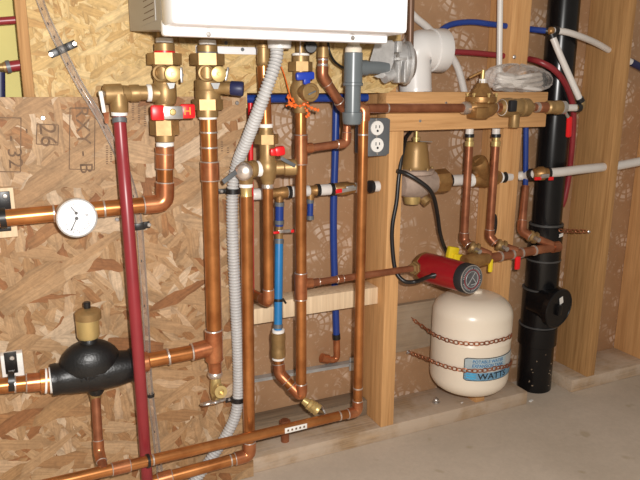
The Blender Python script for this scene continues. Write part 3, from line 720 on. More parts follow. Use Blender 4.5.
clamp('black clamp on the grey conduit near the drain valve wheel', (238, 399), (229, 399), (238, 391), .0126)

# ================================================================== UPRIGHT PIPE WITH BLUE HANDLE
YC = -.045
bv = thing('isolation_valve', 'brass isolation valve with blue handle under the middle of the heater', 'valve', P(300.5, 112, YC))
obj('tail', VL(300.8, YC, [(63.5, 8.6), (56, 8.6), (55, 7.6), (54.5, 5), (40, 5)]), 'brass', bv)
obj('thread_tape', VL(300.8, YC, [(56, 8), (55.5, 8.8), (53.5, 8.8), (53, 7)]), 'tape', bv)
obj('union_nut', HEX(300.7, YC, 70.5, 62.5, 12), 'brass', bv, sharp=20)
obj('body', VL(300.6, YC, [(113, 6.2), (112, 6.8), (106, 7.2), (104, 9), (98, 10.2), (86, 9.6), (82, 7.6), (70, 7.6)]), 'brass', bv)
obj('drain_port', G((301, 92, YC), (311.5, 92.5, -.088), [(0, 8), (.6, 8), (.62, 9.3), (.96, 9.3), (1, 8.4), (1, 6.6), (.93, 6), (.93, 0)]), 'brass', bv)
obj('drain_tee', MB().box(P(312, 92.8, -.091), (.017, .004, .003), (V((.9, 0, .4)).normalized(), Yv, V((-.4, 0, .9)).normalized()), .0008), 'grey_box', bv)
obj('handle', MB().box(P(305, 76, -.079), (.038, .011, .0155), (V((1, 0, .06)), Yv, V((-.06, 0, 1))), .004).box(P(306.5, 81, -.079), (.014, .010, .014), None, .003), 'blue', bv)
obj('stem', MB().lathe(P(303, 78, -.075), (0, 1, 0), [(0, .005), (.024, .005)], 14), 'brass', bv)
rD = .0116
st_ = run('circulation_pipe', 'upright copper pipe below the blue-handled valve with two side tees', 'pipe',
    [P(300.8, 113, YC), P(301.2, 396, YC), P(279.5, 374, -.012), P(278, 357, -.004)], rD, rings=((0, .08),), mt='copper')
for y0, y1, by, ex in ((135, 164, 148.5, 312), (273, 299, 283.5, 312)):
    te = obj('tee', MB().tube([P(300.9, y0, YC), P(300.9, y1, YC)], rD*1.17, 24).tube([P(301, by, YC), P(ex, by-.7, YC)], rD*.92, 20), 'fitting', st_)
    [obj('solder_joint', MB().ring(P(300.9, q_, YC), Z, rD*1.05, rD*.14), 'solder', st_, te) for q_ in (y0, y1)]
run('branch_pipe', 'short copper branch pipe turning up under the grey plastic pipe', 'pipe', [P(311, 148, YC), P(346.5, 143, YC), P(347.5, 117, YC)], .0083, mt='copper_old', fit='copper_old', grow=1.2, rings=((1, .8),))
run('pump_feed_pipe', 'slim copper pipe from the lower tee across the narrow stud to the red pump', 'pipe', [P(311, 283, YC), P(412, 268.5, YC+.012)], .0076, mt='copper_old', fit='copper_old', couplings=((0, .04, .008), (0, .27, .007)))
hv = thing('hose_valve', 'small brass hose valve under the bottom elbow of the blue-handled pipe', 'valve', P(316, 415, -.075))
obj('body', G((303, 400, -.048), (318.5, 410.5, -.068), [(0, 3.5), (.3, 4.6), (.35, 5.8), (.5, 5.4), (.56, 6.3), (.62, 5.6), (.7, 6.3), (.78, 5.6), (.86, 6.3), (1, 6), (1, 3.4), (.7, 3.2), (.7, 0)]), 'brass_light', hv)
c = P(325, 413, -.05); wl = MB(); dd = V((.9, -.2, .4)).normalized(); u_, v_, _ = basis(dd); R0 = 6*S(c)
wl.tube([c+(u_*math.cos(a)+v_*math.sin(a))*R0*(1+.12*math.cos(5*a)) for a in [2*math.pi*i/40 for i in range(40)]], .0024, 8, closed=True)
wl.tube([c-u_*R0, c+u_*R0], .002, 8).tube([c-v_*R0, c+v_*R0], .002, 8)
obj('wheel', wl, 'steel', hv); obj('stem', MB().tube([P(314, 409, -.068), c], .0028, 10), 'brass', hv)

# gas and vent pipes by the heater's right end
gp = run('heater_feed_pipe', 'copper pipe bending down from the heater and along the crosspiece to the upper regulator', 'pipe',
    [P(323.3, 46, -.075), P(322.5, 76, -.075), P(343.5, 108.3, -.058), P(470, 108, -.040)], .0097, mt='copper_old', fit='copper_old', rings=((0, .45), (0, .62), (2, .32)))
obj('socket', VL(323.3, -.075, [(58, 5), (57.5, 6), (47, 5.6), (46, 4.4), (40, 4)]), 'brass', gp)
e = P(363.5, 113, -.072)
tt = obj('tee', MB().tube(fillet([P(353, 107.5, -.060), P(364.2, 108, -.074), P(363.8, 121, -.075)], .016), .0122, 24), 'fitting', gp)
g = thing('condensate_pipe', 'grey plastic pipe with side branch hanging under the right end of the heater', 'pipe', P(353, 125, -.105))
Yg = -.105
obj('collar', VL(353.5, Yg, [(53, 7), (52.5, 8.6), (48, 8.4), (45, 6), (38, 6)]), 'cream', g)
obj('tee', VL(353.2, Yg, [(86, 8.8), (85.5, 10.2), (83, 10.2), (82.5, 9.4), (53, 9.3), (52.5, 8.5)]), 'grey_pvc', g)
obj('pipe', VL(352.7, Yg, [(113, 8), (85.5, 8)]), 'grey_pvc', g)
obj('cap', VL(352.3, Yg, [(125, 6), (124, 8.6), (121, 9.8), (114, 10.2), (112.3, 10.2), (112, 9)]), 'grey_pvc', g)
obj('branch', G((354, 68, Yg), (386, 67.5, -.085), [(0, 7.6), (.36, 7.6), (.37, 6.3), (1, 6.3)]), 'grey_pvc', g)
# cast metal gas valve body
gv = thing('draft_fan', 'cast grey metal fan housing at the lower right corner of the heater', 'fan housing', P(392, 83, -.08))
f0 = [(370, 61), (375, 44), (381, 41), (392, 40), (394.5, 43), (393.5, 62), (390, 72), (383, 78), (378, 78), (374, 76), (380, 74), (385, 68), (383, 62)]
obj('flange', MB().prism([P(a, b, -.095) for a, b in f0], (.004, .010, 0)), 'alu', gv, smooth=False)
c = P(392, 63, -.055)
obj('housing', MB().lathe(c, V((1, -.25, 0)), [(0, .030), (.004, .040), (.022, .041), (.026, .038), (.028, .044), (.034, .044), (.036, .040), (.044, .030), (.046, 0)], 36), 'alu', gv)
rb = MB()
for px in (397, 403): rb.box(P(px, 72, -.098), (.006, .020, .042), None, .0015)
rb.box(P(400, 59, -.100), (.022, .018, .006), None, .001).box(P(396, 47, -.085), (.012, .03, .022), None, .002)
obj('rib', rb, 'alu', gv)
obj('outlet_elbow', MB().tube(curve([(384, 78, -.09), (392, 74, -.085), (396, 66, -.075), (397, 56, -.07)], 8), .011, 20), 'alu', gv)
for q in ((411, 58), (398, 56)): screw(gv, P(q[0], q[1], -.105), r=.003, name='bolt')
tag(obj('down_pipe', MB().tube([P(411.5, -30, -.03), P(410, 52, -.03)], 3.6*S(P(411, 20, -.03)), 16), 'brown_pipe'), 'thin brown painted pipe down the right side of the heater', 'pipe')
flex('sensor_cable', 'short black cable looping from the heater behind the grey plastic pipe', 'cable', [(328, 42, -.08), (329.5, 52, -.08), (335, 62, -.07), (345, 69, -.06)], .0026, 'black')
flex('control_wire', 'thin white wire rod from the heater to the blue-handled valve', 'wire', [(300.5, 38, -.078), (300.3, 48, -.078), (300, 54, -.07)], .0012, 'white_pex')
ow = thing('orange_tag', 'orange wire and ribbons tied around the blue-handled valve', 'ribbon', P(297, 116, -.06))
obj('wire', MB().tube(curve([(279.5, 63, -.02), (284, 74, -.03), (288, 88, -.05), (291, 98, -.06)], 8), .0012, 8), 'orange', ow)
for i, (a, b, c_) in enumerate((((287, 96), (294, 101), (286, 106)), ((290, 103), (300, 106), (307, 102)), ((305, 104), (312, 108), (318, 110)), ((305, 108), (309, 114), (306, 117)), ((288, 94), (290, 104), (296, 107)))):
    q = curve([(*a, -.062), (*b, -.068), (*c_, -.060)], 6); obj('ribbon', MB().tube(q, [.0022+.0018*math.sin(k*2.1+i) for k in range(len(q))], 8), 'orange', ow)

# ================================================================== OUTLET BOX
ox0, ox1 = P(367.5, 135, -.005).x, P(387, 135, -.005).x; oz0, oz1 = P(377, 156, -.005).z, P(377, 118, -.005).z
ob = thing('outlet_box', 'grey electrical box with white double socket on the narrow stud', 'outlet', V(((ox0+ox1)/2, .02, oz0)))
ox1 = min(ox1, xp0-.001) if False else ox1
obj('box', MB().bb((ox0-.002, -.004, oz0+.002), (xp0-.0008, .052, oz1-.002), .004), 'grey_box', ob)
obj('cover_plate', MB().bb((ox0, -.008, oz0), (ox1, -.003, oz1), .0015), 'grey_box', ob)
for i, py in enumerate((128, 145)):
    c = P(376.8, py, -.008); k = S(c); r_ = 7.2*k
    so = obj('socket', MB().lathe(c, (0, -1, 0), [(0, r_), (.003, r_), (.004, r_*.94), (.004, 0)], 32), 'paper', ob)
    sl = MB()
    sl.box(c+V((-.0045, -.0042, .003)), (.0018, .0006, .007)).box(c+V((.0045, -.0042, .003)), (.0018, .0006, .006)).lathe(c+V((0, -.0039, -.006)), (0, -1, 0), [(0, .0026), (.0006, .0026), (.0006, 0)], 14)
    obj('slot', sl, 'ink', ob, so)
screw(ob, P(376.5, 136.5, -.0082), r=.0026); screw(ob, P(377, 153.5, -.0082), r=.0026); screw(ob, P(376, 119.5, -.0082), r=.0026)

# ================================================================== WHITE MANIFOLD LINE
Ym = .026
mf = thing('white_manifold', 'white tube line with black rings and brass tees behind the copper pipes', 'manifold', P(330, 196, Ym))
Mp = lambda x: (x, 194.5-(x-252)*.066, Ym)
def wseg(a, b, r=5.6, mt='white_pex', nm='tube'): return obj(nm, G(Mp(a), Mp(b), [(0, r*.94), (.04, r), (.96, r), (1, r*.94)]), mt, mf)
wseg(252, 264, 5.8); wseg(284, 309); wseg(317, 334); wseg(347, 362, 5); wseg(370, 378.5, 5.4)
for x in (289, 317.5, 331.5, 371): obj('crimp_ring', G(Mp(x-1.8), Mp(x+1.8), [(0, 5.4), (.05, 6.4), (.95, 6.4), (1, 5.4)]), 'black', mf)
for x0, x1, xv in ((262, 287, 279.5), (306, 318, 310.5)):
    te = obj('tee', G(Mp(x0), Mp(x1), [(0, 4.6), (.3, 5), (.7, 5), (.8, 6), (1, 5.6)]), 'bronze', mf)
    a = P(*Mp(xv)); obj('outlet', MB().tube([a, a-Z*.020], .0085, 18), 'bronze', mf, te)
obj('ball_valve', G(Mp(333), Mp(354), [(0, 4.8), (.1, 6), (.3, 6.2), (.35, 6.8), (.7, 6.8), (.75, 6), (1, 5)]), 'bronze', mf)
a, b = P(336, 192, .003), P(362, 187, .003); d = (b-a).normalized(); nn = V((-d.z, 0, d.x))
lvv = obj('lever', MB().box((a+b)/2, ((b-a).length, .003, .0085), (d, Yv, nn), .001).box(a*.45+b*.55+nn*.003, (.020, .005, .010), (d, Yv, nn), .002), 'steel', mf)
obj('lever_grip', MB().box(a+d*.007+nn*.001, (.015, .004, .009), (d, Yv, nn), .001), 'red', mf, lvv); obj('lever_grip', MB().box(b-d*.002+nn*.001, (.008, .004, .006), (d, Yv, nn), .001), 'red', mf, lvv)
sb = thing('sky_blue_tube', 'sky blue tube with small lever valve under the white manifold', 'tube', P(278, 330, Ym))
blx = lambda y: P(279.5-(y-205)*.012, y, .024-.030*(max(0, y-240)/90))
def bseg(y0, y1, r, mt, nm): return obj(nm, MB().tube([blx(y0), blx(y1)], r, 20), mt, sb)
bseg(202, 226, .0092, 'blue_pex', 'upper_tube'); bseg(239, 330, .0092, 'blue_light', 'tube')
for y in (204, 222, 241.5, 326): bseg(y-2, y+2, .0105, 'grey_box', 'crimp_ring')
bseg(224, 241, .0085, 'brass', 'valve')
c = P(282, 232, .008)
lvv = obj('lever', MB().box(c+V((.006, 0, .001)), (.030, .003, .007), (V((.99, 0, -.02)), Yv, V((.02, 0, .99))), .001), 'steel', sb)
obj('lever_grip', MB().box(c+V((-.013, 0, 0)), (.014, .0035, .0055), None, .001), 'red', sb, lvv); obj('lever_grip', MB().box(c+V((.024, 0, 0)), (.008, .0035, .007), None, .001), 'red', sb, lvv)
obj('tie', MB().band(blx(300), blx(310)-blx(300), .0090, .0112, .006).tube([blx(299)+V((.010, -.002, 0)), blx(299)+V((.018, .0, -.012))], .002, 8), 'black', sb)
ck = thing('check_valve', 'brass check valve below the sky blue tube', 'valve', P(278.3, 360, -.005))
obj('body', VL(278.3, -.005, [(357, 6.3), (356, 7.2), (350, 7.4), (349, 7), (340, 7), (339, 7.4), (333, 7.2), (332, 6)], 24), 'brass', ck)
for y in (329, 356): obj('thread_tape', VL(278.3, -.005, [(y+3.4, 5.4), (y+3, 6.2), (y+.4, 6.2), (y, 5.4)]), 'tape', ck)
sbt = thing('blue_stub_tube', 'short dark blue tube stub under the white manifold, right of the blue-handled pipe', 'tube', P(310, 220, Ym))
obj('tube', MB().tube([P(310.5, 199, Ym), P(310, 217, Ym)], .0068, 18), 'blue_pex', sbt)
for y in (201, 217.5): obj('crimp_ring', MB().tube([P(310.2, y-2, Ym), P(310.2, y+2, Ym)], .0082, 18), 'grey_box', sbt)

# ================================================================== DARK BLUE AND RED TUBES IN THE BAY
bt = thing('dark_blue_tube', 'dark blue upright tube ending in a copper elbow in the wall bay', 'tube', P(336, 345, .097))
obj('tube', MB().tube(curve([(336.5, 92, .097), (335.3, 150, .097), (333.5, 230, .097), (336.5, 338, .097)], 8), .0085, 18), 'blue_pex', bt)
obj('crimp_ring', MB().tube([P(336.2, 334, .097), P(336.6, 339, .097)], .0100, 18), 'black', bt)
obj('elbow', MB().tube(fillet([P(336.6, 337, .097), P(337.2, 361, .097), P(322, 358, .097)], .02), .0082, 20), 'fitting', bt)
obj('elbow_collar', MB().tube([P(328, 359.2, .097), P(321.5, 357.8, .097)], .0115, 20), 'fitting', bt)
tag(obj('blue_tube', MB().tube([P(240, 99, .03), P(367, 97.5, .03)], .0085, 18), 'blue_pex'), 'dark blue level tube just below the yellow strand board', 'tube')
tag(obj('red_tube', MB().tube([P(250.5, 103, .02), P(251.5, 250, .02), P(252, 292, .02)], .0052, 14), 'red'), 'thin red upright tube along the strand board edge', 'tube')
# left edge
a = thing('red_tube', 'upper dark red tube crossing the opening at the left edge', 'tube', P(5, 24, .05))
obj('tube', MB().tube([P(-12, 22, .05), P(22, 19.5, .05)], .0068, 18), 'red_pex', a)
a = thing('red_tube', 'lower dark red tube with brass end crossing the opening at the left edge', 'tube', P(5, 70, .05))
obj('tube', MB().tube([P(6, 67, .05), P(24, 64.5, .05)], .0095, 18), 'red_pex', a)
obj('crimp_ring', MB().tube([P(6.5, 67, .05), P(10.5, 66.4, .05)], .0112, 18), 'grey_box', a)
obj('fitting', G((-14, 68, .05), (7, 67, .05), [(0, 5), (.6, 5), (.65, 3.8), (.8, 3.8), (.82, 5), (1, 5)]), 'brass', a)
tag(obj('blue_tube', MB().tube([P(0, 72, .05), P(.5, 112, .05)], .0085, 18), 'navy'), 'navy upright tube at the left edge below the red tubes', 'tube')

# ================================================================== CLEAR TUBE
ct = curve([(30, -30, -.006), (45, 14, -.006), (62, 50, -.012), (80, 85, -.016), (100, 118, -.020), (117, 152, -.018), (129, 178, -.018), (138, 215, -.018), (142, 260, -.018), (146, 320, -.018), (149, 380, -.018), (155, 430, -.018), (162, 490, -.018)], 8)
ctt = thing('clear_tube', 'clear plastic tube slanting down the boards behind the thick red tube', 'tube', ct[-1])
obj('tube', MB().tube(ct, .0068, 16), 'clear', ctt)
pr = MB()
for i in range(4, len(ct)-8, 3):
    a = ct[i]; d = (ct[i+1]-a).normalized(); n1 = V((d.z, 0, -d.x)); 
    if i > 30 and i % 2: continue
    pr.box(a-Yv*.0064+n1*.002, (.0045, .0006, .0014), (d, Yv, n1))
obj('print', pr, 'ink', ctt)
def tclamp(label, c, d, hw, scr, Y=-.012):
    root = thing('tube_clamp', label, 'clamp', P(c[0], c[1]+5, Y))
    a = P(*c, Y-.004); dd = (P(*d, Y-.004)-a).normalized(); nn = V((-dd.z, 0, dd.x))
    obj('band', MB().box(a-Yv*.006, (.016, .003, .013), (dd, Yv, nn), .0008).box(a+dd*.0085-Yv*.001, (.003, .010, .013), (dd, Yv, nn), .0008).box(a-dd*.0085-Yv*.001, (.003, .010, .013), (dd, Yv, nn), .0008), 'black', root)
    for s_ in scr:
        q = a+dd*s_*hw; obj('foot', MB().box(a+dd*s_*(hw*.62)+Yv*.0015, (hw*.95, .002, .013), (dd, Yv, nn), .0006), 'black', root)
        screw(root, q-Yv*-.0004, r=.0042)
    return root
tclamp('black clamp with two screws across the clear tube on the yellow strand board', (63, 49), (74, 44), .022, (-1, 1), -.004)
tclamp('small black clamp with one screw on the clear tube below the upper copper pipe', (139.5, 226), (150, 224.6), .018, (1,), -.016)
tag(obj('tube_bead', MB().band(P(150.3, 395, -.018), (0.1, 0, 1), .0068, .0085, .006), 'black'), 'small black ring around the clear tube beside the air separator', 'ring')
for i, (q, lb_) in enumerate((((43, 118, -.0125), 'screw head in the strand board between the stamped boxes'), ((117, 219.5, -.0125), 'screw head in the strand board right of the dial gauge'), ((237, 103, -.0125), 'screw head in the strand board below the navy drain cap'))):
    tag(obj('screw', MB().lathe(P(*q), (0, -1, 0), [(0, .004), (.001, .0042), (.0022, .003), (.0022, .0012), (.0014, .001), (.0014, 0)], 14), 'steel'), lb_, 'screw', 'screws in the strand board')

# ================================================================== CROSSPIECE LINE: UPPER REGULATOR
Yb = -.040
ur = thing('pressure_regulator', 'upper brass pressure regulator with bell and stem in front of the crosspiece', 'regulator', P(480, 119, Yb))
obj('inlet_nut', G((462, 108, Yb), (469, 108, Yb), [(0, 4.5), (.1, 6), (.5, 6.6), (.9, 6), (1, 5)], 16), 'solder', ur)
obj('body', G((468, 108, Yb), (494, 107.5, Yb), [(0, 5), (.1, 8.5), (.35, 10.5), (.7, 10.5), (.9, 8.5), (1, 6)]).box(P(478, 113, Yb-.012), (.036, .036, .026), None, .004), 'bronze', ur)
obj('lower_flange', VL(481, Yb, [(103, 13), (102, 15), (99.5, 15.2), (98.5, 14)], 32), 'bronze', ur)
obj('bell', VL(481.5, Yb, [(100, 15.2), (97, 15.2), (96, 12.5), (92, 10.5), (86, 7), (83, 5.8), (83, 0)], 32), 'bronze', ur)
obj('stem', VL(482.8, Yb, [(84, 3), (81, 3), (80.6, 2.2), (70, 2.0), (69.5, 0)], 14), 'brass_light', ur)
obj('stem_nut', VL(482.8, Yb, [(83.5, 2.5), (83, 3.6), (79, 3.6), (78.6, 2.5)], 6), 'tape', ur)
a, b = P(469, 78, -.028), P(483, 71, -.04); obj('arm', MB().tube([a, b, P(482.8, 73, Yb)], .0034, 10), 'bronze', ur)
c0 = P(481.5, 99, Yb)
for k in range(6):
    an = math.radians(20+60*k); q = V((c0.x+math.cos(an)*14*S(c0), c0.y+math.sin(an)*14*S(c0), c0.z))
    obj('bolt', MB().lathe(q-Z*.008, Z, [(0, .0028), (.0175, .0028), (.0176, .0042), (.021, .0042), (.0215, 0)], 8), 'brass_light', ur)
ul = run('regulator_outlet_pipe', 'short copper pipe between the upper regulator and its brass check valve', 'pipe', [P(492, 107.5, Yb), P(505, 107.5, Yb)], .0098, mt='copper_old', couplings=((0, .5, .008),))
uc = thing('check_valve', 'brass double check valve with black middle in front of the crosspiece', 'valve', P(515, 128, Yb))
obj('body', G((500, 107.5, Yb), (532, 107.3, Yb), [(0, 5), (.04, 7), (.08, 9.2), (.3, 9.6), (.33, 8), (.42, 8.6), (.60, 8.6), (.63, 7.4), (.66, 9.2), (.86, 8.8), (.9, 6.5), (1, 5)], 20), 'brass', uc)
obj('thread_tape', G((501.5, 107.5, Yb), (504.5, 107.5, Yb), [(0, 6.5), (.1, 8), (.9, 8.4), (1, 7)]), 'tape', uc)
obj('middle_body', MB().lathe(P(512, 107.5, Yb), (0, -1, .2), [(0, .016), (.024, .015), (.026, .010)], 20), 'brass', uc)
obj('test_cap', MB().box(P(512.5, 106, -.068), (.019, .012, .026), None, .003), 'ink', uc)
obj('vent_outlet', VL(514.5, Yb, [(127.5, 4.8), (126.5, 5.2), (119, 5.2), (108, 5.6)]), 'brass', uc)
ue = thing('outlet_valve', 'brass ball valve with red hanging handle at the right end of the crosspiece', 'valve', P(560, 136, Yb))
obj('pipe', MB().tube([P(529, 107.3, Yb), P(549, 107.3, Yb)], .0098, 20), 'copper_old', ue)
obj('coupling', G((538, 107.3, Yb), (547, 107.3, Yb), [(0, 4), (.08, 5.2), (.92, 5.2), (1, 4)]), 'copper_old', ue)
obj('solder_joint', G((535.5, 107.3, Yb), (538.5, 107.3, Yb), [(0, 4.2), (.1, 5.1), (.9, 5.1), (1, 4.2)]), 'solder', ue)
obj('body', G((546, 107.3, Yb), (564, 107.5, Yb), [(0, 5), (.08, 6.6), (.3, 6.6), (.35, 5.4), (.5, 7), (.75, 7), (.8, 5.4), (1, 4.8)], 16), 'brass', ue)
obj('steel_ring', G((559.5, 107.5, Yb), (565, 107.6, Yb), [(0, 5.6), (.2, 6.6), (.8, 6.6), (1, 5)]), 'steel', ue)
obj('handle', MB().box(P(569, 127, -.035), (.0155, .010, .052), (V((1, 0, .05)), Yv, V((-.05, 0, 1))), .005), 'red', ue)
obj('handle_stem', MB().tube([P(564, 110, Yb), P(568, 117, -.036)], .004, 12), 'steel', ue)
ws = thing('white_tube', 'short white tube with black-ringed elbow at the right end of the brass valve', 'tube', P(572, 112, Yb))
obj('tube', MB().tube([P(564, 107.8, Yb), P(578, 107.8, -.035)], .0085, 16), 'white_pex', ws)
obj('elbow', MB().tube(fillet([P(575, 107.8, -.037), P(582, 107.4, -.033), P(582, 101, -.030)], .01), .0080, 16), 'brass', ws)
obj('crimp_ring', MB().tube([P(576, 107.8, -.036), P(579.5, 107.8, -.0345)], .0105, 16), 'black', ws)

# ================================================================== WHITE ELBOW, PLASTIC BAG
pe = thing('vent_elbow', 'large white plastic elbow standing behind the crosspiece', 'pipe elbow', P(415, 95, .085))
Ye = .055; c = P(416, 92, Ye); k = S(c)
e0 = P(415.5, 92, Ye); e0.z = zb1+.0005
_, e1, e2 = e0, P(413.5, 54, Ye), P(434, 50.5, Ye)
ctr = fillet([e0, P(414, 50, Ye), e2], .085, 14)
rs = [16.0*k+(19.6-16.0)*k*min(1, i/(len(ctr)-1)*1.4) for i in range(len(ctr))]
obj('bend', MB().tube(ctr, rs, 36), 'pvc', pe)
dd = (e2-P(414, 50, Ye)).normalized(); q = e2-dd*.012
obj('socket', MB().lathe(q, dd, [(0, 19.4*k), (.002, 20.9*k), (.034, 21.4*k), (.036, 20.9*k), (.036, 19.2*k), (.006, 18.4*k), (.006, 0)], 44), 'pvc', pe)
obj('spigot', MB().lathe(V((e0.x, Ye, zb1+.0005)), Z, [(0, 16.2*k), (.008, 16.2*k), (.009, 15.6*k)], 36), 'pvc', pe)
zt = zb1
cx = P(520, 90, .005)
co = MB()
for i in range(4):
    co.ring(V((cx.x+.002*i, .018, zt+.012+.010*i)), (0, 0.0, 1), .072-.003*i, .0052, 36, 8)
cb_ = bmesh.ops
o = MB()
for i in range(4):
    pts = [V((cx.x+(.072-.003*i)*math.cos(a), .010+.018*math.sin(a), zt+.010+.009*i+.004*math.sin(2*a+i))) for a in [2*math.pi*j/40 for j in range(40)]]
    o.tube(pts, .0050, 8, closed=True)
tag(obj('tubing_coil', o, 'white_pex'), 'flat coil of white tubing inside the clear plastic bag', 'coil')
co.bm.free()
bg_ = bmesh.new(); bmesh.ops.create_uvsphere(bg_, u_segments=56, v_segments=28, radius=1)
mb = MB(); mb.bm.free(); mb.bm = bg_
for v in bg_.verts:
    x, y, z = v.co; a = math.atan2(y, x)
    w = 1+.05*math.sin(5*a+3*z)+.035*math.sin(11*a-4*z)+R.uniform(-.012, .012)
    v.co = V((cx.x+.106*x*w-.001+.012*z*x, .010+.0275*y*w*(1 if y < 0 else .75), zt+.0285+(.030 if z < 0 else .034)*z*(w+.08*math.sin(7*a))-.010*max(0, x)**3+.012*max(0, -x)*max(0, z)))
tag(obj('plastic_bag', mb, 'bag', sharp=18), 'clear crumpled plastic bag lying on the crosspiece beside the upper regulator', 'bag')

# ================================================================== TUBES AT THE UPPER RIGHT
flex('white_tube', 'white tube curving down behind the large white elbow', 'tube', [(408, 9, .113), (416, 18, .113), (428, 28, .114), (441, 42, .115), (455, 62, .115), (461, 78, .113), (466, 100, .112)], 3.7*S(P(430, 40, .1)), 'white_pex')
tag(obj('white_tube', MB().tube([P(500.5, -25, .036), P(499, 90, .036)], 2.9*S(P(500, 40, .036)), 14), 'white_pex'), 'straight white tube running down the left face of the pale stud', 'tube')
flex('blue_tube', 'dark blue tube arching from behind the white elbow into the pale stud', 'tube', [(436, 36, .075), (444, 28, .075), (455, 23.5, .075), (472, 22, .072), (490, 24, .066), (513, 27, .060)], 2.9*S(P(470, 22, .07)), 'blue_pex')
flex('red_tube', 'dark red tube from behind the white elbow to the pale stud', 'tube', [(446, 52, .075), (455, 52, .075), (480, 53.5, .070), (513, 57, .060)], 2.9*S(P(470, 52, .07)), 'red_pex')
bl = thing('blue_tube', 'short dark blue tube ending at a black ring in front of the drain stack', 'tube', P(540, 32, .02))
obj('tube', MB().tube([P(529, 29, .056), P(538, 30, .035), P(548, 31, .016)], .0072, 14), 'blue_pex', bl)
obj('elbow', MB().sph(P(551, 31, .010), .010), 'bronze', bl)
obj('crimp_ring', MB().tube([P(546, 30.8, .020), P(549, 31.1, .015)], .0094, 14), 'black', bl)
tag(obj('red_tube', MB().tube(curve([(529, 59, .056), (540, 62, .022), (553, 69, .006), (563, 80, .008), (570, 95, .018), (573.5, 112, .028), (572.5, 140, .045), (569, 175, .06), (565, 197, .065), (562, 206, .07)], 10), 3.0*S(P(560, 80, 0)), 16), 'red_pex'), 'dark red tube bending down in front of and beside the drain stack', 'tube')
wt = thing('white_tube', 'white tube slanting from the black ring down to the brass valve end', 'tube', P(580, 104, -.03))
obj('tube', MB().tube(curve([(551.5, 34, .004), (560, 55, -.008), (572, 82, -.02), (581, 102, -.030)], 8), 3.2*S(P(565, 70, -.01)), 16), 'white_pex', wt)
for a, b in (((551.5, 34, .004), (553, 38, .002)), ((579.2, 98.5, -.029), (581, 102, -.030))): obj('crimp_ring', MB().tube([P(*a), P(*b)], 4.1*S(P(*a)), 16), 'black', wt)
w2 = thing('white_tube', 'white tube curving from the black ring into the wide brown stud', 'tube', P(600, 49, .03))
obj('tube', MB().tube(curve([(553, 30.5, .008), (566, 32, .006), (582, 37, .014), (596, 43, .03), (608.5, 50, .045)], 8), 3.2*S(P(580, 40, .01)), 16), 'white_pex', w2)
obj('crimp_ring', MB().tube([P(553.5, 30.5, .008), P(556.5, 30.8, .008)], .0118, 16), 'black', w2)
w3 = thing('white_tube', 'white tube end with black tip at the upper right edge', 'tube', P(632, 64, .05))
obj('tube', MB().tube([P(620, 57, .05), P(633, 63, .045)], .0085, 14), 'white_pex', w3)
obj('black_tip', MB().tube([P(631, 62, .046), P(645, 69.5, .04)], .0098, 14), 'navy', w3)

# ================================================================== LOWER REGULATOR LINE
Yr = .048
lr = thing('pressure_regulator', 'lower dusty pressure regulator with bronze bell under the crosspiece', 'regulator', P(414, 208, Yr))
obj('body', G((399, 185, Yr), (436, 181.5, Yr), [(0, 6), (.05, 11), (.25, 14.5), (.5, 15.5), (.72, 12), (.9, 11.5), (1, 10)], 28), 'zinc', lr)
obj('flange', VL(415.5, Yr, [(174, 17), (173, 18.6), (169.5, 18.8), (168.5, 17)], 32), 'zinc', lr)
obj('bell', VL(416, Yr, [(170, 16), (168.5, 15), (165, 14), (150, 12), (143.5, 10.8), (141.5, 9.5), (141.5, 0)], 32), 'bell', lr)
obj('bottom_cap', VL(412, Yr, [(204, 5), (203.5, 7.5), (200, 8.6), (196, 9)], 20), 'brass_light', lr)
obj('union_nut', G((432, 182, Yr), (447, 180.5, Yr), [(0, 10), (.1, 12.2), (.85, 12.6), (1, 10.5)], 8), 'bronze', lr, sharp=20)
obj('side_plug', G((424, 199, Yr-.01), (428, 203, Yr-.02), [(0, 5), (1, 5)], 12), 'brass', lr)
obj('adjusting_screw', VL(416.5, Yr, [(142, 3.6), (139.5, 3.6), (139.3, 4.2), (137, 4.2), (136.8, 2.1), (131.2, 2.0), (131, 0)], 12), 'brass_light', lr)
obj('washer_flag', MB().box(P(425, 141.5, Yr-.02), (.034, .012, .0014), (V((.99, 0, -.06)), Yv, V((.06, 0, .99)))), 'steel', lr)
c0 = P(415.5, 170, Yr)
for k in range(6):
    an = math.radians(-80+60*k); q = V((c0.x+math.cos(an)*16.6*S(c0), c0.y+math.sin(an)*16.6*S(c0), c0.z))
    obj('bolt', MB().lathe(q-Z*.004, Z, [(0, .0035), (.010, .0035), (.013, .002), (.0132, 0)], 8), 'brass', lr)
wl_ = thing('white_tube', 'short white tube with black rings between the lower regulator and the check valve', 'tube', P(458, 186, Yr))
obj('tube', G((446, 180.7, Yr), (468, 179.6, Yr), [(0, 5.5), (1, 5.5)]), 'white_pex', wl_)
for x in (449, 466): obj('crimp_ring', G((x-1.5, 180.6-(x-446)*.05, Yr), (x+1.5, 180.4-(x-446)*.05, Yr), [(0, 5.4), (.05, 6.6), (.95, 6.6), (1, 5.4)]), 'black', wl_)
wy = thing('check_valve', 'bronze check valve with slanted screw cap left of the pale stud', 'valve', P(485, 188, Yr))
obj('body', G((470, 180, Yr), (499, 177, Yr), [(0, 5), (.08, 7), (.25, 7.5), (.5, 9.2), (.75, 8.4), (.9, 7.4), (1, 6)], 24), 'bronze', wy)
obj('neck', G((485, 177, Yr), (478.5, 163, Yr-.016), [(0, 9.5), (.6, 8.6), (.7, 9), (1, 8.6)], 24), 'bronze', wy)
obj('cap', G((479.3, 165, Yr-.014), (477.3, 160.5, Yr-.019), [(0, 8), (.1, 9.4), (.7, 9), (1, 7.6), (1, 0)], 24), 'bronze', wy)
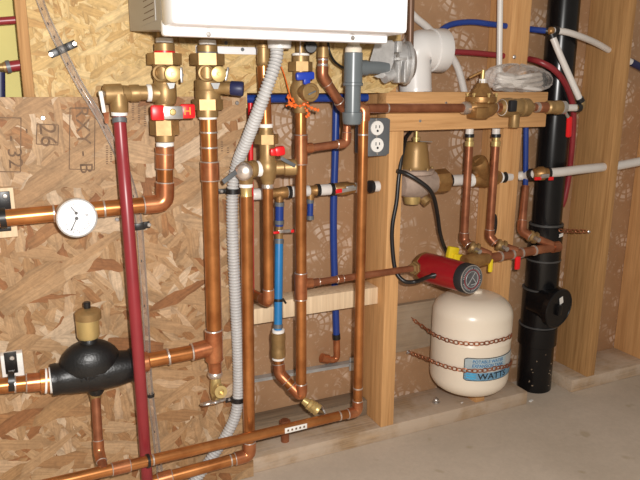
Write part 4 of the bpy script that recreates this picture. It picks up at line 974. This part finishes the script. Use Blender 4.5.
obj('cap_lug', MB().box(P(477, 159.8, Yr-.021), (.020, .006, .006), (V((.8, 0, .5)).normalized(), Yv, V((-.5, 0, .8)).normalized()), .001), 'bronze', wy)
for a, b, r in ((469, 473, 6.6), (497, 500.5, 6.0)): obj('thread_tape', G((a, 180.2-(a-470)*.1, Yr), (b, 180.2-(b-470)*.1, Yr), [(0, r-.8), (.1, r), (.9, r), (1, r-.8)]), 'tape', wy)
ws2 = thing('white_tube', 'stub of white tube with black ring where the lower line enters the pale stud', 'tube', P(504, 182, Yr))
obj('tube', G((499.5, 177.3, Yr), (510, 176.6, Yr+.004), [(0, 5), (1, 5)]), 'white_pex', ws2)
obj('crimp_ring', G((501.5, 177.2, Yr), (504.5, 177, Yr), [(0, 5), (.05, 6), (.95, 6), (1, 5)]), 'black', ws2)
wr = thing('white_tube', 'long white tube crossing in front of the drain stack into the wide brown stud', 'tube', P(560, 178, .02))
obj('tube', MB().tube(curve([(519, 176, .060), (526, 175.2, .045), (535, 174, .012), (545, 173, .0), (560, 172, -.002), (580, 169.5, .006), (603, 167, .022)], 8), 4.6*S(P(560, 172, 0)), 18), 'white_pex', wr)
obj('ball_valve', G((533, 174.4, .010), (548, 172.8, -.004), [(0, 4.8), (.1, 6.2), (.35, 6.4), (.4, 7), (.7, 7), (.75, 5.8), (1, 5)], 18), 'bronze', wr)
for a, b in (((530.5, 174.8, .022), (533, 174.3, .014)), ((546.5, 173, 0), (549, 172.8, -.001))): obj('crimp_ring', MB().tube([P(*a), P(*b)], 6.0*S(P(*a)), 18), 'black', wr)
obj('valve_lever', MB().box(P(545, 176, -.026), (.026, .004, .010), None, .001), 'steel', wr)
obj('lever_grip', MB().box(P(551, 178.5, -.026), (.014, .005, .009), None, .001), 'red', wr)
obj('lever_grip', MB().box(P(538, 178.5, -.024), (.020, .005, .008), None, .001), 'red', wr)
tag(obj('white_tube', MB().tube([P(614, 166.5, .012), P(645, 160.5, .012)], 4.4*S(P(625, 165, .01)), 16), 'white_pex'), 'white tube leaving the wide brown stud at the right edge', 'tube')

# ================================================================== COPPER DROPS AND MANIFOLD BY THE PUMP
Yd = .012
drops = [(469.5, 464, 240, 'leftmost slim copper drop with white top under the crosspiece'), (496, 489.5, 237, 'slim copper drop in front of the pale stud under the crosspiece'), (526.5, 521.5, 231, 'slim copper drop close to the left side of the drain stack')]
ends = [((469, 246), (490, 255)), ((496, 244), (517, 251)), ((528, 235), (552, 245))]
for (xt, xb_, ye, lbl), (e1_, e2_) in zip(drops, ends):
    y_t = 129; t = run('drop_pipe', lbl, 'pipe', [P(xt-.4, 146, Yd) if xt < 520 else P(525.5, 186, .045), P(xb_, ye, Yd), P(*e1_, -.004)], 4.0*S(P(xb_, 200, Yd)), mt='copper_old', fit='copper_old', rings=((0, .965),), grow=1.2)
    if xt > 520:
        obj('blue_tube', MB().tube([P(526, 127, .04), P(525.5, 190, .045)], .0068, 16), 'blue_pex', t)
    if xt < 520:
        obj('top_tube', VL(xt, Yd, [(136, 4), (128.5, 4)]), 'white_pex', t)
        obj('adapter', VL(xt, Yd, [(147, 3.6), (146, 4.6), (141, 4.6), (140.6, 3.4), (136, 3.4)]), 'brass_light', t)
        obj('crimp_ring', VL(xt, Yd, [(137.5, 3.8), (137.3, 4.8), (134, 4.8), (133.8, 3.8)]), 'black', t)
mfold = [P(464, 262.5, -.030), P(557.5, 246.5, -.030)]
cmf = thing('copper_manifold', 'copper manifold of tees and small brass valves between pump and drain stack', 'manifold', P(490, 266, -.03))
rM = 4.6*S(P(510, 255, -.03)); dM = (mfold[1]-mfold[0]).normalized()
obj('pipe', MB().tube([mfold[0]+dM*.04, mfold[1]], rM, 20), 'copper_old', cmf)
obj('end_fitting', G((463.5, 262.6, -.030), (489, 258.2, -.030), [(0, 5), (.03, 7.6), (.3, 7.8), (.55, 7), (.9, 6.4), (1, 5)], 24), 'bronze', cmf)
obj('end_hole', MB().lathe(mfold[0]-dM*.0003, -dM, [(0, rM*1.1), (.0004, rM*1.1), (.0004, 0)], 18), 'ink', cmf)
obj('end_cap', MB().tube([mfold[1]-dM*.018, mfold[1]+dM*.003], rM*1.25, 20), 'copper_old', cmf)
for x in (500, 512, 521, 534): 
    q = P(x, 262.5-(x-464)*.171, -.030); obj('solder_joint', MB().lathe(q-dM*.003, dM, [(0, rM), (.0008, rM*1.16), (.0052, rM*1.16), (.006, rM)], 18), 'solder', cmf)
for (a, b), hc in zip(ends, ('yellow', 'yellow', 'red')):
    p0, p1 = P(*a, -.004), P(*b, -.030); d = (p1-p0).normalized(); L_ = (p1-p0).length
    obj('branch', MB().tube([p0, p1], rM*.88, 18), 'copper_old', cmf)
    v_ = obj('branch_valve', MB().lathe(p0, d, [(0, rM*.9), (.003, rM*1.3), (.009, rM*1.35), (.011, rM*1.05), (.016, rM*1.05), (.018, rM*1.4), (.024, rM*1.35), (.026, rM*1.1)], 16), 'brass', cmf)
    obj('valve_stem', MB().tube([p0+d*.012+V((0, -.004, -.0)), p0+d*.012+V((.0, -.026, -.004))], .006, 12), 'steel', cmf, v_)
def hbox(px, py, Y, w_, h_, nm, mt): return obj(nm, MB().box(P(px, py, Y), (w_, .008, h_), None, .003), mt, cmf)
hbox(490.5, 265.5, -.040, .011, .034, 'handle', 'yellow'); hbox(517.5, 263, -.040, .0145, .034, 'handle', 'red')
yh = MB(); yh.box(P(452.5, 252.5, .018), (.030, .014, .030), (V((.97, 0, -.2)), Yv, V((.2, 0, .97))), .003).box(P(459, 258, .010), (.040, .014, .020), (V((.97, 0, -.2)), Yv, V((.2, 0, .97))), .003)
tag(obj('valve_handle', yh, 'yellow'), 'chunky yellow valve handle just behind the red pump', 'handle')

# ================================================================== RED PUMP
pa, pb = P(424.5, 266.5, -.006), P(470.5, 279, -.160); pd = (pb-pa).normalized(); Lp = (pb-pa).length
pu = thing('pump', 'red circulation pump with round dark glass face above the cream tank', 'pump', P(445, 295, -.05))
kk = S(pa); 
obj('flange_nut', G((411, 268.8, -.028), (421, 267.3, -.014), [(0, 4.5), (.1, 5.6), (.3, 5.6), (.32, 6.8), (.95, 6.8), (1, 6)], 6, None, .3), 'brass', pu, sharp=20)
obj('back_flange', MB().lathe(pa-pd*.012, pd, [(0, .012), (.002, .031), (.010, .0345), (.020, .0345), (.022, .032)], 36), 'bronze', pu)
obj('body', MB().lathe(pa+pd*.008, pd, [(0, .033), (.001, .0345), (Lp*.55, .034), (Lp-.022, .0325), (Lp-.021, .031)], 40), 'pump_red', pu)
dc = (pd*.75+(CAM-pb).normalized()*.8).normalized()
obj('bezel', MB().lathe(pb-pd*.020, pd, [(0, .031), (.001, .0335), (.020, .0335), (.023, .0312), (.023, .028)], 40), 'ink', pu)
fpl = obj('face', MB().lathe(pb+pd*.0015, pd, [(0, .0312), (.001, .0312), (.003, .0300), (.003, 0)], 40), 'dark_glass', pu)
uu = (X-pd*pd.x).normalized(); vv = pd.cross(uu); vv = vv if vv.z > 0 else -vv; fc_ = pb+pd*.0048
mk = MB()
for j in range(40):
    if j % 20 in (0, 1, 9): continue
    an = 2*math.pi*j/40; q = fc_+(uu*math.cos(an)+vv*math.sin(an))*.0245; mk.box(q, (.0035, .0014, .0003), (uu*math.cos(an)+vv*math.sin(an), -uu*math.sin(an)+vv*math.cos(an), pd))
mk.ring(fc_, pd, .0175, .0006, 40, 6)
for a, b in (((-.012, -.012), (.010, .015)), ((.002, .004), (.013, -.010)), ((-.002, -.012), (.014, -.011))):
    A, B = fc_+uu*a[0]+vv*a[1], fc_+uu*b[0]+vv*b[1]; q = (B-A).normalized(); mk.box((A+B)/2, ((B-A).length, .0018, .0003), (q, pd.cross(q), pd))
obj('face_print_glints', mk, 'galv', pu, fpl)  # print drawn bright, with extra strokes, to imitate highlights on the glass
obj('face_rim', MB().ring(pb+pd*.0035, pd, .0308, .0011, 44, 8), 'steel', pu, fpl)
mk = MB(); mk.ring(fc_, pd, .0215, .0007, 40, 6); obj('red_ring', mk, 'pump_red', pu, fpl)
tb = P(438, 274, -.078); obj('terminal_box', MB().box(tb, (.026, .018, .022), None, .004), 'pump_red', pu)
obj('cord_grip', MB().tube([tb+V((-.002, -.008, 0)), P(431, 276, -.078)], [.0088, .0062], 14), 'black', pu)
obj('power_cord', MB().tube(curve([(437, 274.5, -.088), (428, 277, -.076), (416, 281.5, -.045), (404, 281, -.035), (395.5, 270, -.018), (392.3, 245, -.009), (392.5, 225, -.008), (396.5, 202, -.007), (398.5, 180, -.004), (401, 160, .002), (403.5, 148, .010), (406, 138, .03), (412, 130, .05)], 10), .0048, 14), 'black', pu)
flex('black_cable', 'black cable hanging in front of the lower regulator down behind the pump', 'cable', [(397, 171, -.016), (405, 173, -.018), (416, 179, -.030), (428, 188, -.036), (434, 198, -.02), (437.5, 215, .0), (440.5, 235, .02), (447, 252, .04), (458, 262, .06)], .0048, 'black')

# ================================================================== EXPANSION TANK
tk = V((P(470.5, 340, .008).x, .008, 0)); rT = .1010
zt0, zt1 = .098, P(470, 291, .0).z-.012
ex = thing('expansion_tank', 'cream expansion tank with blue label under the red pump', 'tank', V((tk.x, tk.y, zt0)))
def dome(r, h, up_): return [(h*math.sin(a), r*math.cos(a)) for a in [math.radians(90*i/12) for i in range(13)]]
hd_ = .052
prof = [(0, 0)]+[(.040-.040*math.cos(math.radians(90*i/10)), rT*(.62+.38*math.sin(math.radians(90*i/10)))) for i in range(0, 11)]
Ht = zt1-zt0
prof += [(Ht*.56, rT), (Ht*.562, rT*1.006), (Ht*.572, rT*1.006), (Ht*.575, rT)]
prof += [(Ht-.048+.048*math.sin(math.radians(90*i/12)), rT*(.40+.60*math.cos(math.radians(90*i/12)))) for i in range(0, 13)]
prof += [(Ht+.004, rT*.2), (Ht+.004, 0)]
obj('shell', MB().lathe(V((tk.x, tk.y, zt0)), Z, prof, 64), 'cream', ex, sharp=50)
obj('neck', MB().lathe(V((tk.x+.008, tk.y, zt1-.002)), Z, [(0, .016), (.012, .016), (.014, .010)], 20), 'cream', ex)
# label wrapped on the shell: angle measured from the direction to the camera, height z
a0 = math.atan2(CAM.y-tk.y, CAM.x-tk.x)
def on(s, z, lift=.0006):
    a = a0+s/rT; return V((tk.x+(rT+lift)*math.cos(a), tk.y+(rT+lift)*math.sin(a), z))
def patch(s0, s1, z0, z1, lift, cr=0.0):
    m_ = MB(); n = 24; Ls, Us = [], []
    for i in range(n+1):
        t = i/n; s = s0+(s1-s0)*t; e = min(t, 1-t)*(s1-s0); dz = cr-math.sqrt(max(0, cr*cr-(cr-min(e, cr))**2)) if cr else 0
        Ls.append(on(s, z0+dz, lift)); Us.append(on(s, z1-dz, lift))
    m_.strip(Ls, Us); bmesh.ops.solidify(m_.bm, geom=m_.bm.faces[:], thickness=.0003); return m_
def z_at(px, py):
    # height of the shell's surface seen at a pixel
    d = (P(px, py, 0)-CAM); o_ = CAM-tk; A = d.x**2+d.y**2; B = 2*(o_.x*d.x+o_.y*d.y); C = o_.x**2+o_.y**2-rT**2
    t = (-B-math.sqrt(max(0, B*B-4*A*C)))/(2*A); h = CAM+d*t; a = math.atan2(h.y-tk.y, h.x-tk.x)-a0
    a = (a+math.pi) % (2*math.pi)-math.pi
    return a*rT, h.z
s0, zlo = z_at(463, 380); s1, _ = z_at(509.5, 366); _, zhi = z_at(463.5, 357)
lb = obj('label', patch(s0, s1, zlo, zhi, .0008, .004), 'ink', ex)
t_ = .0018; zm1 = zlo+(zhi-zlo)*.36; zm2 = zlo+(zhi-zlo)*.5
obj('label_field', patch(s0+t_, s1-t_, zlo+t_, zm1, .0012, .003), 'label_blue', ex, lb)
obj('label_field', patch(s0+t_, s1-t_, zm1, zm2, .0012), 'paper', ex, lb)
obj('label_field', patch(s0+t_, s1-t_, zm2, zhi-t_, .0012, .003), 'label_pale', ex, lb)
W_ = s1-s0; hh_ = zhi-zlo
def ltext(txt, s, z, size, sx, mt, nm, bold=0):
    m_ = MB(); 
    for off in ((0, 0), (bold, 0), (0, bold), (bold, bold))[:4 if bold else 1]: m_.text(txt, lambda x, y: on(s+x*sx+off[0], z+y+off[1], .0018), size)
    obj(nm, m_, mt, ex, lb, smooth=False)
ltext('POTABLE WATER', s0+W_*.375, zhi-hh_*.16, hh_*.19, .92, 'ink_blue', 'label_text', .0004)
ltext('EXPANSION TANK', s0+W_*.375, zhi-hh_*.34, hh_*.19, .86, 'ink_blue', 'label_text', .0004)
ltext('WATTS', s0+W_*.46, zlo+hh_*.185, hh_*.36, 1.12, 'ink', 'label_name', .0007)
obj('label_patch', patch(s0+W_*.70, s1-t_*1.3, zm2+.001, zhi-t_*1.5, .0015), 'paper', ex, lb)
wv = MB()
for k in range(3):
    zc_ = zlo+hh_*(.10+.10*k); wv.strip([on(s0+W_*(.04+.018*i), zc_+.0015*math.sin(i*.9), .0016) for i in range(9)], [on(s0+W_*(.04+.018*i), zc_+.0035+.0015*math.sin(i*.9), .0016) for i in range(9)])
obj('label_waves', wv, 'label_cyan', ex, lb, smooth=False)
tag(obj('support_block', MB().box(V((tk.x+.045, tk.y+.030, (.0385+zt0)/2)), (.030, .06, zt0-.0385+.004), None, .001), 'beam'), 'small wooden block on the plate holding up the cream tank', 'block')
# hanger chains round the tank
def chain(label, wall, px_pts, right):
    samples = [P(*wall, YB-.012)]
    ring_pts = [z_at(*q) for q in px_pts]
    # run along the shell between measured points
    dense = []
    for (sa, za), (sb_, zb_) in zip(ring_pts, ring_pts[1:]):
        for i in range(10): dense.append((sa+(sb_-sa)*i/10, za+(zb_-za)*i/10))
    dense.append(ring_pts[-1])
    samples += [on(s, z, .0042) for s, z in dense]+[P(*right, YB-.012)]
    L = [0.0]
    for a, b in zip(samples, samples[1:]): L.append(L[-1]+(b-a).length)
    root = thing('hanger_chain', label, 'chain', samples[0])
    pt = .0125; n = int(L[-1]/pt); j = 0; m_ = MB()
    pos = []
    for i in range(n+1):
        s_ = i*pt
        while j < len(L)-2 and L[j+1] < s_: j += 1
        pos.append(samples[j]+(samples[j+1]-samples[j])*((s_-L[j])/max(1e-9, L[j+1]-L[j])))
    for i in range(n):
        a, b = pos[i], pos[i+1]; d = (b-a).normalized(); c = (a+b)/2
        out = V((c.x-tk.x, c.y-tk.y, 0)).normalized(); out = (out-d*out.dot(d)).normalized(); sd = d.cross(out)
        w = sd*math.cos(.5)+out*math.sin(.5)*(.5 if i % 2 else -.5)
        m_ = MB(); m_.tube([c+d*(.0079*math.cos(t))+w*(.0048*math.sin(t)) for t in [2*math.pi*k/14 for k in range(14)]], .0015, 6, closed=True)
        obj('link', m_, 'copper_old', root)
    screw(root, samples[0], r=.006)
    return root
chain('upper copper chain holding the cream tank around its middle', (411, 318), [(433.5, 333), (441, 337), (452, 341), (466, 343), (482, 343), (496, 340), (510, 335)], (503, 326))
chain('lower copper chain holding the cream tank across its blue label', (408, 352), [(432, 360), (441, 364), (452, 367.5), (465, 369.8), (482, 370), (496, 367), (510, 362)], (503, 352))

# ================================================================== DRAIN STACK
Ys = .077
xt = P(558, 70, Ys).x; xbm = P(541, 300, Ys).x; kx = (xt+xbm)/2
dk = thing('drain_stack', 'black plastic drain stack with round cleanout beside the cream tank', 'drain pipe', V((xbm, Ys, 0)))
def xs(z): return xbm+(xt-xbm)*(z/1.0)*.9
def seg(y0, y1, r, nm, mt='abs', n=40):
    za, zb_ = P(548, y1, Ys).z, P(548, y0, Ys).z
    a, b = V((xs(za), Ys, max(za, 0.0))), V((xs(zb_), Ys, zb_)); k = S((a+b)/2)
    d = b-a; L_ = d.length
    return obj(nm, MB().lathe(a, d, [(0, r*k*.97), (.0015, r*k), (L_-.0015, r*k), (L_, r*k*.97)], n), mt, dk)
seg(-40, 250, 15.0, 'pipe'); seg(224, 262, 16.5, 'coupling'); seg(222.3, 224.6, 16.7, 'rim', 'abs_lip')
seg(258, 287, 16.3, 'coupling'); seg(257, 258.8, 17.0, 'rim', 'abs_lip')
seg(286, 328, 17.4, 'wye'); seg(285.3, 287, 18.4, 'rim', 'abs_lip'); seg(322, 340, 18.6, 'hub'); seg(320.5, 322, 18.9, 'rim', 'abs_lip')
seg(338, 420, 16.6, 'pipe')
st_ = MB(); 
q0 = P(553, 236.5, Ys-.050); obj('sticker', MB().box(V((xs(q0.z)+.010, Ys-.0475, q0.z)), (.017, .0012, .009), (V((.97, .2, .1)).normalized(), Yv, Z)), 'paper', dk)
ca, cb2 = V((xs(P(541, 300, Ys).z), Ys, P(541, 306, Ys).z)), P(561.5, 308.5, .002)
cd_ = (cb2-ca).normalized(); k = S(cb2)
cb2 = P(559.5, 308.8, -.006); cd_ = V((.16, -1, -.06)).normalized(); k = S(cb2); ca = cb2-cd_*.085
obj('cleanout_arm', MB().lathe(ca, cd_, [(0, 14*k), (.04, 15.5*k), (.073, 19*k)], 40), 'abs', dk)
ch = obj('cleanout_cap', MB().lathe(cb2-cd_*.018, cd_, [(0, 18.6*k), (.001, 20.6*k), (.016, 20.6*k), (.018, 19.8*k), (.018, 19*k), (.0165, 18.6*k), (.0165, 0)], 44), 'abs', dk)
fu = (V((1, 0, 0))-cd_*cd_.x).normalized(); fv = cd_.cross(fu); fv = fv if fv.z > 0 else -fv
obj('cap_lug', MB().box(cb2-fv*.002-fu*.004, (.016, .030, .014), (fu, fv, cd_), .001), 'abs', dk, ch)
obj('cap_sticker', MB().box(cb2+fv*.024+fu*.002+cd_*.0006, (.014, .020, .0008), ((fu*.9+fv*.3).normalized(), (fv*.9-fu*.3).normalized(), cd_)), 'paper', dk, ch)
sp_ = MB()
for i in range(16):
    z = .02+.11*R.random(); a = math.radians(-150+110*R.random()); rr = 16.7*S(V((xbm, Ys-.04, .07)))
    q = V((xs(z)+rr*math.cos(a), Ys+rr*math.sin(a), z)); sp_.box(q, (.002+.005*R.random(), .002, .001+.003*R.random()), None)
obj('paint_speck', sp_, 'plank', dk)
# perforated copper strap from the stack to the stud
hs = thing('strap_chain', 'short copper chain from the drain stack to the wide brown stud', 'chain', P(575, 233, .03))
a, b = P(559, 230.5, .012), P(587, 231.5, .018); d = (b-a).normalized(); n = 7
for i in range(n):
    c = a+(b-a)*((i+.5)/n); w = Z if i % 2 else (Z*.7+Yv*.7)
    obj('link', MB().tube([c+d*(.0085*math.cos(t))+w*(.0050*math.sin(t)) for t in [2*math.pi*q/14 for q in range(14)]], .0016, 6, closed=True), 'copper_old', hs)
screw(hs, b+V((.002, -.004, 0)), r=.005)

# ================================================================== ODDS AND ENDS
obj('scorch_mark', MB().sph(P(494.5, 225, .0425), .012, (.8, .10, 2.4)), 'stain', pale_stud)['label'] = 'black scorch mark'
c = P(436, 401, .05); c.z = .0385+.008
tag(obj('steel_nut', MB().sph(c, .008, (1, 1, .9)).lathe(V((c.x, c.y, .0386)), Z, [(0, .010), (.003, .010), (.004, .006)], 6), 'steel'), 'small shiny steel nut lying on the plate left of the tank', 'nut')
for px, py, Y, w, lbl in ((462, 403, .02, .008, 'tiny paper scrap on the plate just below the cream tank'), (531, 401, -.012, .016, 'pale paper scrap on the floor below the drain stack')):
    p = P(px, py, Y); z = .0385 if Y > 0 else .0004
    d = p-CAM; p = CAM+d*((z-CAM.z)/d.z)
    tag(obj('paper_scrap', MB().box(p+Z*.0012, (w, w*.45, .002), (V((.94, .34, 0)), V((-.34, .94, 0)), Z), .0006), 'paper'), lbl, 'scrap')
p = P(285, 432, .04); p.z = .0386
stb = thing('floor_stub', 'dark copper stub rising from the plate behind the low pipe', 'pipe', p)
obj('pipe', MB().tube([V((p.x, p.y, .0386)), V((p.x, p.y, .085))], .010, 18), 'copper_old', stb)
obj('cap', MB().lathe(V((p.x, p.y, .075)), Z, [(0, .011), (.001, .0135), (.016, .0135), (.019, .010), (.019, 0)], 20), 'copper_old', stb)
for i, (px, py, lbl) in enumerate(((446, 103, 'screw in the crosspiece just above the copper pipe'), (420, 121, 'screw in the crosspiece below the copper pipe'))):
    tag(obj('screw', MB().lathe(P(px, py, -.0002), (0, -1, 0), [(0, .0035), (.001, .0035), (.0018, .0028), (.0018, .001), (.0012, 0)], 12), 'steel'), lbl, 'screw', 'screws in the crosspiece')
tag(obj('screw', MB().lathe(P(514, 57, .0418), (0, -1, 0), [(0, .005), (.002, .005), (.004, .003), (.004, 0)], 12), 'steel'), 'shiny screw in the pale stud where the red tube enters', 'screw')

# ================================================================== LIGHT: the camera's flash and a dim room
L = bpy.data.lights.new('camera_flash', 'POINT'); L.energy = 74; L.shadow_soft_size = .012; L.color = (1, .97, .93)
lo = bpy.data.objects.new('camera_flash', L); COL.objects.link(lo); lo.location = CAM+rt*.05+up*.045
w_ = bpy.data.worlds.new('world'); sc.world = w_; w_.use_nodes = True
bg = w_.node_tree.nodes['Background']; bg.inputs[0].default_value = (.95, .82, .68, 1); bg.inputs[1].default_value = .30
sc.view_settings.view_transform = 'Standard'; sc.view_settings.look = 'None'; sc.view_settings.gamma = 1
sc.view_settings.exposure = 0; sc.view_settings.use_curve_mapping = False
